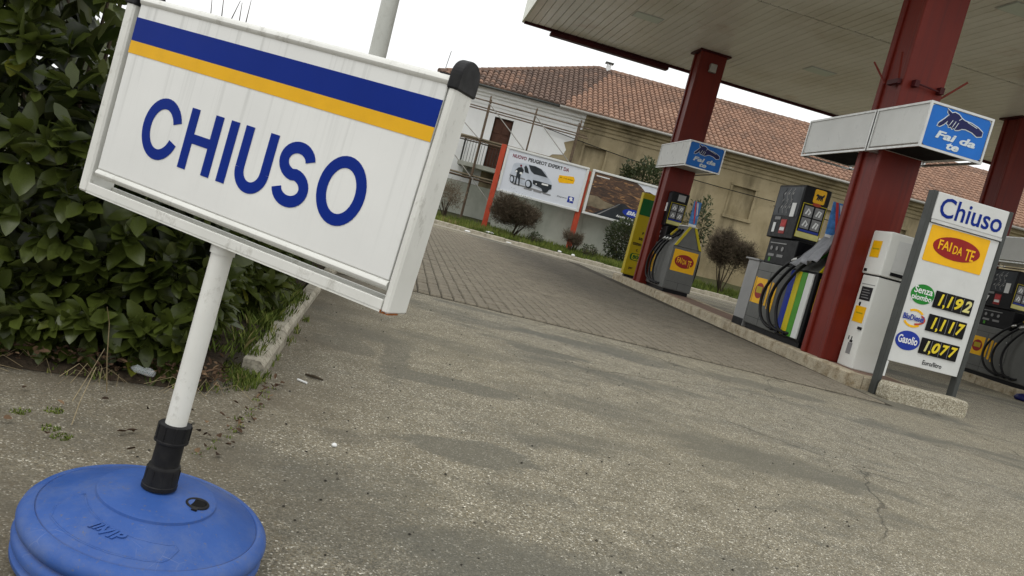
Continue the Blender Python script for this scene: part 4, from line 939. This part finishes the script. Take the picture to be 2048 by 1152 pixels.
bush(8.0, 26.9, .75, .85, 3.1, 'evergreen shrub showing above the road poster billboard', 300, leafy=2600, lsz=.11)
bush(7.25, 26.9, .22, .75, 3.0, 'slender evergreen shoot left of the shrub above the billboard', 100, leafy=500, lsz=.10)
bush(8.95, 23.4, .42, .85, 2.0, 'loose leafy shrub just right of pump 3', 250, leafy=750, lsz=.10)
bush(1.35, 25.6, .6, .65, .95, 'bare greyish shrub under the scaffold', 1300, tints=(.5, 1))
bush(5.95, 24.0, .28, .22, .35, 'low leafy weed clump between bush and evergreen shrub', 150, leafy=350, lsz=.06)
bush(4.2, 24.1, .26, .2, .32, 'low green weed clump beside the round bush at the billboard', 120, leafy=350, lsz=.06)
for k, (x, y) in enumerate(((2.05, 23.62), (2.75, 23.95), (4.9, 23.3), (5.3, 23.15), (3.3, 23.2))):
    o = small('paper_litter', ['white crumpled paper on the kerb under the scaffold end', 'white plastic bag on the grass beside the red billboard post', 'white scrap on the grass left of the small reddish bush', 'white scrap on the verge kerb below the small reddish bush', 'white scrap in the gutter below the round billboard bush'][k], 'litter', lambda b: b.lathe([(.01, 0), (.08, .01), (.10, .04), (.06, .07), (.01, .075)], 7, (0, 0, 0)), 'whiteprint')
    o.location = (x, y, gz(x, y) if y > vy(x) + .1 else .11 if y > vy(x) - .05 else .01); o.scale = ((1, .7, .8), (1.6, .8, .9), (.7, .7, .7), (.6, .8, .9), (1, .6, .5))[k]

# ================================================================== YELLOW TOTEM
TT = empty('totem', (5.07, 16.9, .138), 0, 'mustard yellow notice totem with a green band behind the far column', 'totem')
B().box(.05, .42, .02, .16, 0, .06).build('foot', 'blackpl', TT)
B().box(0, .47, 0, .18, .06, 1.92).build('body', 'totem', TT, bevel=.01)
TF = Fr((0, 0, 0), (1, 0, 0), (0, 0, 1)); TL_ = Fr((0, .18, 0), (0, -1, 0), (0, 0, 1))
decal('green_band', rect(.012, .458, 1.42, 1.79), TF, 'deepgreen', TT, .001, .004)
for s_, q in (('P', (.20, .24, 1.00, 1.06)), ('se', (.15, .24, .87, .93)), ('comun', (.05, .24, .74, .80)), ('c', (.16, .20, .61, .66)), ('per', (.10, .19, .18, .24))): text('lettering', s_, TF, q, 'print_black', TT, .001, .004, .02)
ph = decal('phone_plate', rrect(.06, .36, .40, .56, .06), TF, 'deepgreen', TT, .001, .004); decal('phone_plate_face', rrect(.10, .34, .415, .545, .04), TF, 'acid', ph, .0055, .004); text('phone_number', '800', TF, (.12, .32, .43, .53), 'deepgreen', ph, .010, .004, .03)

# ================================================================== FAI DA TE LIGHT BOXES
HAND = [(1212, 255), (1245, 288), (1270, 284), (1300, 300), (1322, 330), (1345, 348), (1400, 368), (1450, 400), (1486, 436), (1478, 468), (1440, 470), (1402, 436), (1350, 412), (1322, 410), (1296, 420), (1272, 420), (1262, 404), (1246, 412), (1238, 396), (1220, 398), (1216, 378), (1204, 374), (1216, 345), (1182, 375), (1150, 391), (1133, 386), (1143, 366), (1187, 335), (1226, 302), (1214, 284)]
def hv(x, y, W_, H_):
    dx, dy = x - 1090, y - 190; ux, uy, vx, vy_ = 490, 140, -100, 360; det = ux * vy_ - vx * uy
    return ((dx * vy_ - dy * vx) / det * W_, H_ - (ux * dy - uy * dx) / det * H_)
def light_box(loc, W_, H_, L_, split, label, sign=True, n_=None):
    t = empty('light_box', loc, 0, label, 'light box', 'illuminated boxes round the canopy columns')
    for k, (y0, y1) in enumerate(split):
        B().box(0.012, W_ - .012, y0 + .012, y1 - .012, .04, H_ - .004).build('box_body', 'lightbox', t, bevel=.006)
        e = .022
        for (x0, x1, z0, z1) in ((0, W_, 0, e), (0, W_, H_ - e, H_)):
            B().box(x0, x1, y0, y0 + e, z0, z1).build('edge_trim', 'alu', t); B().box(x0, x1, y1 - e, y1, z0, z1).build('edge_trim', 'alu', t)
            B().box(0, e, y0 + e, y1 - e, z0, z1).build('edge_trim', 'alu', t); B().box(W_ - e, W_, y0 + e, y1 - e, z0, z1).build('edge_trim', 'alu', t)
        for x0 in (0, W_ - e):
            for yy in (y0, y1 - e): B().box(x0, x0 + e, yy, yy + e, e, H_ - e).build('edge_trim', 'alu', t)
    if sign:
        F_ = Fr((0, .012, 0), (1, 0, 0), (0, 0, 1)); m_ = .026
        sg = decal('blue_face', rrect(m_, W_ - m_, m_, H_ - m_, .035), F_, 'skyblue', t, .001, .004)
        hp = [hv(x, y, W_, H_) for x, y in HAND]; cx = sum(p[0] for p in hp) / len(hp); cy = sum(p[1] for p in hp) / len(hp)
        ol = []
        for i, p in enumerate(hp):
            q0, q1 = hp[i - 1], hp[(i + 1) % len(hp)]; tx_, ty_ = q1[0] - q0[0], q1[1] - q0[1]; l_ = hypot(tx_, ty_) or 1; ol.append((p[0] - ty_ / l_ * .009, p[1] + tx_ / l_ * .009))
        decal('hand_outline', ol, F_, 'letterpale', sg, .006, .002); decal('hand', hp, F_, 'handnavy', sg, .0085, .002)
        fs = B()
        for p, q in (((1252, 345), (1222, 385)), ((1275, 355), (1245, 400)), ((1296, 365), (1268, 408)), ((1300, 345), (1320, 330)), ((1365, 358), (1440, 405))):
            stroke(fs, [hv(*p, W_, H_), hv(*q, W_, H_)], .006, F_, .011, .0125)
        fs.build('finger_lines', 'letterpale', sg)
        text('lettering', 'Fai da', F_, (.20 * W_, .83 * W_, .275 * H_, .44 * H_), 'letterpale', sg, .006, .003, .035, .2); text('lettering', 'te', F_, (.40 * W_, .60 * W_, .10 * H_, .25 * H_), 'letterpale', sg, .006, .003, .035, .2)
    return t
lb1 = light_box((4.64, 7.06, 2.435), .70, .45, 2.3, [(0, .875), (.90, 2.30)], 'large white light box with a blue hand sign on the nearest column')
B().box(.10, .60, 1.30, 2.22, .036, .0395).build('open_underside', 'dark_hole', lb1); B().box(.10, .60, .08, .74, .036, .0395).build('open_underside', 'dark_hole', lb1)
lb2 = light_box((4.93, 14.42, 2.56), .73, .50, 1.7, [(0, 1.72)], 'smaller looking light box with a blue hand sign on the far column')
light_box((10.42, 11.8, 2.21), .85, .46, 1.6, [(0, 1.64)], 'plain grey light box on the right hand island', sign=False)

# ================================================================== FUEL PUMPS
def fai_sticker(par, fr, a0, a1, b0, b1, c=.001, name='self_service_sticker', txt=True, frame=True):
    s = decal(name, rrect(a0, a1, b0, b1, .015), fr, 'sigyellow', par, c, .003); w_, h_ = a1 - a0, b1 - b0; cx, cy = (a0 + a1) / 2, (b0 + b1) / 2
    decal('red_oval', ell(cx, cy, w_ * .40, h_ * .31, 32), fr, 'oxide', s, c + .0035, .002)
    if txt:
        for s_, x0, x1, y0, y1 in (('FAI', -.31, -.10, -.10, .16), ('DA', -.06, .10, -.13, .10), ('TE', .15, .31, -.21, .10)):
            text('lettering', s_, fr, (cx + x0 * w_, cx + x1 * w_, cy + y0 * h_, cy + y1 * h_), 'sigyellow', s, c + .006, .002, .015)
    return s
LANE_L = 1.55
def pump(loc, label, number, strips=False, dark_end=False, leaflet=True, rz=0):
    t = empty('fuel_pump', loc, rz, label, 'fuel pump', 'fuel pumps on the islands')
    LF = Fr((0, 1.52, 0), (0, -1, 0), (0, 0, 1))      # lane face, a runs towards the viewer
    EF = Fr((0, 0, 0), (1, 0, 0), (0, 0, 1))          # end face
    B().box(.03, .54, .03, 1.49, 0, .07).build('plinth', 'black', t)
    cab = B().box(0, .57, .61, 1.52, .07, .915).build('cabinet', 'greymet', t, bevel=.012)
    mod = B().box(0, .57, 0, .605, .07, .915).build('hose_module', 'black' if dark_end else 'greymet', t, bevel=.012)
    B().box(.01, .56, .605, .61, .07, .91).build('shadow_gap', 'dark_hole', t)
    # A-frame nozzle saddle with yellow edges
    b = B(); prof = [(.005, .916), (.565, .916), (.35, 1.325), (.215, 1.325)]
    b.prism([(p[0], p[1]) for p in prof], Fr((0, .60, 0), (1, 0, 0), (0, 0, 1)), 0, .595); b.build('nozzle_saddle', 'greymet', t, bevel=.006)
    for (xa, xb) in ((.002, .212), (.568, .353)):
        dx = .05 if xa < .3 else -.05
        b = B(); b.prism([(xa, .922), (xa + dx * 1.1, .922), (xb + dx * .9, 1.326), (xb - dx * .15, 1.326)], Fr((0, .004, 0), (1, 0, 0), (0, 0, 1)), 0, .022); b.build('yellow_edge', 'acid', t, bevel=.004)
    B().box(.20, .37, .02, .58, 1.326, 1.345).build('saddle_cap', 'lightbox', t)
    # control recess and head
    cp = B().box(.03, .50, .72, 1.50, .916, 1.262).build('control_panel', 'black', t, bevel=.01)
    CF = Fr((.03, 1.50, .916), (0, -1, 0), (0, 0, 1))
    for k in range(3): decal('button', ell(.13 + .15 * k, .21, .030, .030, 14), CF, 'greyprint', cp, .001, .006)
    for k in range(2): decal('slot', rect(.08 + .24 * k, .24 + .24 * k, .10, .135), CF, 'greyprint', cp, .001, .003)
    decal('green_key', rect(.12, .17, .03, .085), CF, 'midgreen', cp, .001, .004); decal('caption', rect(.06, .5, .275, .287), CF, 'palegrey', cp, .001, .003)
    hd = B().box(0, .36, .86, 1.58, 1.265, 1.975).build('head', 'black', t, bevel=.014)
    HF = Fr((0, 1.58, 1.265), (0, -1, 0), (0, 0, 1)); HE = Fr((0, .86, 1.265), (1, 0, 0), (0, 0, 1))
    decal('display_window', rect(.04, .68, .30, .68), HF, 'glassdark' , hd, .001, .003)
    for k in range(3):
        hs_ = B(); x = .20 + .11 * k; stroke(hs_, [(x + .05, .66), (x - .03, .58), (x + .04, .48), (x - .05, .38), (x - .02, .33)], .014, HF, .0045, .0065); hs_.build('printed_hose', 'black' if k == 0 else 'greyprint', hd)
        for j in range(3): decal('printed_nozzle', [(x + .01, .60 - .09 * j), (x + .045, .615 - .09 * j), (x + .035, .585 - .09 * j), (x + .005, .575 - .09 * j)], HF, 'palegrey', hd, .0045, .002)
    decal('price_label', rect(.50, .61, .29, .47), HF, 'whiteprint', hd, .0075, .002)
    text('pump_number', number, HF, (.12, .19, .07, .20), 'whiteprint', hd, .001, .003, .03); decal('number_caption', rect(.13, .28, .24, .28), HF, 'greyprint', hd, .001, .003)
    rh = decal('red_hand_notice', rect(.32, .47, .06, .25), HF, 'oxide', hd, .001, .003)
    for k in range(4): decal('notice_finger', rect(.335 + .032 * k, .355 + .032 * k, .14, .235), HF, 'bannerred', rh, .0045, .002)
    decal('notice_palm', rect(.335, .455, .10, .15), HF, 'whiteprint', rh, .0045, .002)
    # pictogram card on the near end of the head
    pc = decal('instruction_card', rect(.02, .345, .05, .49), HE, 'acid', hd, .001, .003); decal('card_face', rect(.029, .336, .125, .482), HE, 'black', pc, .0045, .002)
    for i in range(2):
        for j in range(2):
            x0, z0 = .05 + .145 * i, .172 + .152 * j; q = decal('pictogram', rect(x0, x0 + .12, z0, z0 + .135), HE, 'greyprint', pc, .007, .002)
            sh = B(); stroke(sh, [(x0 + .03, z0 + .03), (x0 + .06, z0 + .10), (x0 + .09, z0 + .06 + .03 * i), (x0 + .07, z0 + .025)], .022, HE, .0095, .011); sh.build('pictogram_mark', 'whiteprint', pc)
    decal('blue_caption', rect(.04, .325, .13, .158), HE, 'blue', pc, .007, .001); decal('card_foot', rect(.024, .341, .053, .122), HE, 'digitpale', pc, .0045, .002)
    lgo = decal('yellow_badge', rrect(.13, .29, .515, .69, .02) if number == '1' else rect(.13, .29, .54, .67), HE, 'sigyellow' if number == '1' else 'palegrey', hd, .001, .003)
    if number == '1':
        an = B(); an.prism([(.155, .61), (.17, .635), (.19, .625), (.24, .622), (.265, .645), (.268, .62), (.255, .60), (.255, .555), (.245, .555), (.242, .592), (.232, .556), (.222, .556), (.222, .592), (.205, .556), (.195, .556), (.200, .592), (.182, .556), (.172, .556), (.178, .60)], HE, .0045, .0065); an.build('beast_emblem', 'print_black', lgo)
        decal('red_flash', ell(.20, .495, .06, .022, 16), HE, 'redpost', hd, .0045, .003)
    for (a0, a1, b0, b1) in ((.01, .90, .80, .804), (.395, .399, .09, .80), (.01, .90, .165, .169)): decal('seam', rect(a0, a1, b0, b1), LF, 'dark_hole', cab, .0005, .001)
    for (a0, a1, b0, b1) in ((.02, .55, .225, .228), (.283, .287, .09, .225)): decal('seam', rect(a0, a1, b0, b1), EF, 'dark_hole', mod, .0005, .001)
    for (a0, b0) in ((.85, .70), (.85, .30)): decal('lock', ell(a0, b0, .012, .012, 10), LF, 'alu', cab, .0005, .006)
    # lane side sticker and yellow bars
    fai_sticker(cab, LF, .06, .36, .36, .70, name='self_service_sticker', txt=False); decal('yellow_bar', rect(.02, .045, .36, .71), LF, 'sigyellow', cab, .001, .003)
    decal('sticker_mark', rect(.13, .29, .50, .585), LF, 'totem', cab, .0075, .001)
    for k in range(3): decal('yellow_bar', rect(.42 + .09 * k, .47 + .09 * k, .36 - .03 * k, .70 - .02 * k), LF, 'sigyellow', cab, .001, .003)
    if strips:
        cols = ('blue', 'acid', 'midgreen', 'lightbox')
        for k, c in enumerate(cols): B().box(-.022, .0, .595 - .135 * (k + 1), .595 - .135 * k - .008, .10 + .0 * k, .89).build('colour_panel', c, mod, bevel=.004)
    if not dark_end or strips: fai_sticker(mod, EF, .045, .53, .44, .86, txt=True)
    # nozzles resting on the saddle with their hoses looping down both flanks
    ncol = ('blue', 'acid', 'midgreen')
    for side in (0, 1):
        for k in range(3):
            y = .50 - .17 * k; sx_ = -1 if side == 0 else 1
            P = lambda x, y_, z: Vector((x if side == 0 else .57 - x, y_, z))
            nz = B(); nz.tube([P(.17, y, 1.245), P(.11, y, 1.16), P(.06, y + .01, 1.10)], [.030, .034, .024], 8); nz = nz.build('nozzle', ncol[k] if strips else ('totem' if k == 0 else 'blackpl'), t, smooth=True)
            B().tube([P(.18, y, 1.24), P(.21, y, 1.20), P(.20, y, 1.13)], [.012, .011, .009], 6).build('spout', 'alu', nz)
            h0 = P(.06, y + .01, 1.10); ctrl = [h0, P(.0, y + .12, 1.02), P(-.055, y + .30 - .02 * k, .86), P(-.085, y + .48 - .04 * k, .62), P(-.085, y + .52 - .05 * k, .40), P(-.075, y + .42 - .04 * k, .22), P(-.055, y + .24, .135), P(-.02, y + .10, .13), P(.03, y + .06, .15)]
            if side == 1: ctrl = [h0, P(.0, y + .03, 1.04), P(-.06, y + .06, .9), P(-.10, y + .09, .66), P(-.10, y + .09, .42), P(-.06, y + .07, .24), P(-.02, y + .06, .15), P(.02, y + .05, .14)]
            pts = []
            for i in range(len(ctrl) - 1):
                p0, p1, p2, p3 = ctrl[max(i - 1, 0)], ctrl[i], ctrl[i + 1], ctrl[min(i + 2, len(ctrl) - 1)]
                for q in range(5):
                    u = q / 5; pts.append(.5 * ((2 * p1) + (p2 - p0) * u + (2 * p0 - 5 * p1 + 4 * p2 - p3) * u * u + (3 * p1 - p0 - 3 * p2 + p3) * u ** 3))
            pts.append(ctrl[-1]); ho = B().tube(pts, .0205, 8).build('hose', 'blackrub', t, smooth=True)
            B().tube(pts[4:7], .025, 8).build('ferrule', 'alu', ho, smooth=True)
            hk = B(); q = pts[-8]; hk.box(q.x - .02, q.x + .02, q.y - .02, q.y + .02, q.z - .03, q.z + .02); hk.build('hose_anchor', 'black', ho)
    return t
pump((4.82, 8.47, .138), 'nearest fuel pump, number 1, with blue yellow green and white side panels', '1', strips=True, dark_end=True)
pump((5.15, 14.38, .138), 'far grey fuel pump, number 3, with a big yellow self service sign', '3')
pump((10.66, 11.45, .138), 'grey fuel pump, number 7, on the right hand island', '7')

def leaflet(loc, label, w_, h_, lean):
    t = empty('leaflet_card', loc, 0, label, 'leaflet'); F_ = Fr((0, 0, 0), (1, 0, 0), (0, sin(lean), cos(lean)))
    c = decal('card', rect(0, w_, 0, h_), F_, 'bannerblue', t, 0, .004); decal('red_band', [(w_ * .15, h_), (w_ * .32, h_), (w_ * .75, h_ * .12), (w_ * .58, h_ * .12)], F_, 'bannerred', c, .0045, .002); decal('white_foot', rect(0, w_, 0, h_ * .08), F_, 'whiteprint', c, .0045, .002)
    decal('white_mark', [(w_ * .42, h_ * .95), (w_ * .6, h_ * .95), (w_ * .85, h_ * .5), (w_ * .75, h_ * .42)], F_, 'poster', c, .0045, .002)
leaflet((5.34, 14.44, 1.485), 'blue and red leaflet card on top of pump 3', .155, .48, .05)
leaflet((4.80, 8.55, 1.482), 'blue and red leaflet card beside the nearest red column', .21, .42, .05)
# grey end post beyond pump 1
EP = empty('bin_post', (4.84, 10.05, .138), 0, 'pale grey sheet metal post with a flat cap beyond pump 1', 'post')
B().box(0, .10, .0, .34, .0, .92).build('body', 'palegrey', EP, bevel=.006); B().box(-.03, .13, -.03, .38, .921, .945).build('cap', 'palegrey', EP, bevel=.004); B().box(-.004, .104, .01, .33, .0, .10).build('foot_band', 'black', EP)
# tarpaulin thrown over pump 1's saddle
tp = B(); NA, NB_ = 22, 14; tv = []
for j in range(NB_ + 1):
    for i in range(NA + 1):
        u, v_ = i / NA, j / NB_
        y = 8.41 + .30 * u + .22 * v_ * u; 
        if v_ < .25: x = 5.11 - .14 * v_ / .25; z = 1.535 + .02 * sin(u * 9) 
        else: s_ = (v_ - .25) / .75; x = 4.97 - .24 * s_ ; z = 1.525 - .46 * s_ * (1 - .45 * (1 - u) * 0 - .25 * (1 - u))
        k_ = .016 * sin(u * 16 + v_ * 5) + .014 * sin(u * 29 - v_ * 7) + .02 * mnoise.noise(Vector((u * 5, v_ * 5, 1)))
        tv.append((x - k_ - .03, y, z + k_ * .6))
tp.add(tv, [(j * (NA + 1) + i, j * (NA + 1) + i + 1, (j + 1) * (NA + 1) + i + 1, (j + 1) * (NA + 1) + i) for j in range(NB_) for i in range(NA)])
o = tp.build('tarpaulin', 'tarp', smooth=True); tag(o, 'crumpled grey tarpaulin thrown over the nozzles of pump 1', 'tarpaulin'); sm = o.modifiers.new('solid', 'SOLIDIFY'); sm.thickness = .004
AP = empty('acrylic_shield', (4.90, 8.395, .138), 0, 'yellowed clear acrylic shield between pump 1 and the red column', 'shield')
B().box(0, .14, 0, .008, .45, 1.70).build('sheet', 'acrylic', AP); B().box(-.006, .0, -.004, .012, .0, 1.72).build('edge_strip', 'postgrey', AP)

# ================================================================== WHITE PAYMENT TERMINAL
WT = empty('payment_terminal', (4.955, 7.54, .138), 0, 'white metal payment terminal cabinet with a boxed top in front of the red column', 'terminal')
body = B().box(0, .30, 0, .285, 0, 1.005).build('body', 'white', WT, bevel=.010)
b = B(); b.prism([(-.005, 1.02), (.315, 1.02), (.315, 1.40), (.30, 1.495), (.01, 1.495), (-.005, 1.485)], Fr((0, .335, 0), (1, 0, 0), (0, 0, 1)), 0, .35); hdT = b.build('hood', 'white', WT, bevel=.012)
B().box(.01, .29, .0, .28, 1.006, 1.019).build('seam', 'blackpl', WT)
TFE = Fr((0, -.015, 0), (1, 0, 0), (0, 0, 1)); TLN = Fr((-.005, .335, 0), (0, -1, 0), (0, 0, 1)); BLN = Fr((0, .285, 0), (0, -1, 0), (0, 0, 1)); BEF = Fr((0, 0, 0), (1, 0, 0), (0, 0, 1))
decal('yellow_notice', rect(.07, .23, 1.205, 1.385), TLN, 'sigyellow', hdT, .001, .002); decal('notice_line', rect(.09, .21, 1.29, 1.305), TLN, 'totem', hdT, .0035, .001)
decal('lock', rect(.05, .10, 1.045, 1.075), TLN, 'blackpl', hdT, .001, .006); decal('window', rect(.10, .295, 1.10, 1.42), TFE, 'lightbox', hdT, .001, .002); decal('card_slot', rect(.10, .28, 1.05, 1.085), TFE, 'black', hdT, .001, .008)
decal('rating_plate', rect(.055, .25, .735, .88), BLN, 'print_black', body, .001, .002)
for k in range(4): decal('plate_line', rect(.08, .22 - .02 * (k % 2), .76 + .028 * k, .768 + .028 * k), BLN, 'greyprint', body, .0035, .001)
decal('keyhole', ell(.10, .69, .016, .024, 12), BLN, 'black', body, .001, .004); decal('yellow_notice', rect(.045, .235, .49, .665), BLN, 'sigyellow', body, .001, .002); decal('notice_line', rect(.08, .20, .585, .60), BLN, 'totem', body, .0035, .001)
decal('cover_line', rect(.03, .27, .905, .912), BLN, 'greyprint', body, .001, .001); decal('latch', rect(.20, .26, .42, .45), BLN, 'blackpl', body, .001, .014)
ex = decal('extinguisher_symbol', rect(.10, .18, .14, .26), BLN, 'greyprint', body, .001, .002); decal('symbol_head', rect(.115, .165, .265, .29), BLN, 'print_black', body, .001, .002); decal('symbol_nozzle', rect(.13, .145, .29, .33), BLN, 'print_black', body, .001, .002); decal('symbol_dot', rect(.075, .09, .29, .33), BLN, 'print_black', body, .001, .002)

# ================================================================== PRICE SIGN
PS = empty('price_sign', (4.84, 6.93, 0), 0, 'tall fuel price sign headed Chiuso between dark grey posts on a concrete foot', 'price sign')
for x0 in (.008, .845): B().box(x0, x0 + .048, -.005, .085, .0, 2.055).build('post', 'postgrey', PS, bevel=.006)
ft = B(); ft.prism(rrect(.015, .885, -.02, .165, .05, 4), Fr((0, 0, 0), (1, 0, 0), (0, 0, 1)), .022, .22); ft = ft.build('concrete_foot', 'agg', PS, bevel=.018, seg=3)
hdr = B().box(.057, .843, -.012, .10, 1.785, 2.05).build('header', 'lightbox', PS, bevel=.008); HP = Fr((0, -.012, 0), (1, 0, 0), (0, 0, 1))
B().box(.057, .843, -.016, .10, 1.755, 1.783).build('header_ledge', 'alu', PS); text('lettering', 'Chiuso', HP, (.11, .80, 1.822, 2.015), 'navy', hdr, .001, .002, .012)
pnl = B().box(.057, .843, .004, .07, .36, 1.75).build('price_panel', 'lightbox', PS, bevel=.004); QP = Fr((0, .004, 0), (1, 0, 0), (0, 0, 1))
B().box(.012, .075, -.004, .02, .20, .355).build('toe_plate', 'lightbox', PS)
fai_sticker(pnl, QP, .095, .745, 1.385, 1.738, .0008)
def oval(cx, cy, rx, ry, mat): return decal('fuel_badge', ell(cx, cy, rx, ry, 36), QP, mat, pnl, .001, .002)
ov = oval(.215, 1.062, .128, .098, 'green'); text('lettering', 'Senza', QP, (.115, .315, 1.067, 1.135), 'whiteprint', ov, .0035, .002, .012); text('lettering', 'piombo', QP, (.108, .322, .985, 1.057), 'whiteprint', ov, .0035, .002, .012)
for t0, t1 in ((40, 125), (210, 315)):
    ar = B(); strip(ar, *ring(.20, .818, .115, .092, .022, radians(t0), radians(t1)), QP, .001, .003); ar.build('yellow_arc', 'sigyellow', pnl)
ar = B(); strip(ar, *ring(.19, .815, .135, .062, .018, radians(-75), radians(50)), QP, .0035, .0055); ar.build('red_arc', 'redpost', pnl)
text('lettering', 'BluDiesel', QP, (.08, .305, .795, .852), 'blue', pnl, .006, .002, .018)
ov = oval(.205, .592, .133, .096, 'blue'); text('lettering', 'Gasolio', QP, (.10, .312, .560, .640), 'whiteprint', ov, .0035, .002, .018)
for k, (s_, z0, z1) in enumerate((('1,192', .970, 1.136), ('1,117', .733, .901), ('1,077', .502, .661))):
    pl_ = B().box(.347, .768, -.008, .0035, z0, z1).build('digit_plate', 'black', pnl, bevel=.004); DF = Fr((0, -.008, 0), (1, 0, 0), (0, 0, 1))
    xs_ = (.375, .475, .572, .668)
    for d_, x in zip(s_.replace(',', ''), xs_): text('digit', d_, DF, (x + (.018 if d_ == '1' else 0), x + (.060 if d_ == '1' else .082), z0 + .028, z1 - .022), 'digitpale' if (k == 2 and x < .4) or (k == 0 and x > .6) else 'digit', pl_, .001, .003, .035, .22)
    text('digit_comma', ',', DF, (.447, .468, z0 + .005, z0 + .045), 'digit', pl_, .001, .003, .035)
    for x in (.462, .560, .656): decal('flap_gap', rect(x - .002, x + .002, z0 + .01, z1 - .01), DF, 'greyprint', pl_, .0005, .0008)
text('lettering', 'Euro/litro', QP, (.43, .645, .400, .445), 'print_black', pnl, .001, .002, .012)
# blue bag at the second island
bgk = B().lathe([(.02, 0), (.16, .01), (.20, .06), (.15, .13), (.05, .17), (.01, .175)], 11, (0, 0, 0)).build('blue_bag', 'handnavy', smooth=True); bgk.scale = (.7, .7, .7); bgk.location = (10.22, 10.95, 0); tag(bgk, 'blue plastic bag on the ground beside the right hand island', 'bag')
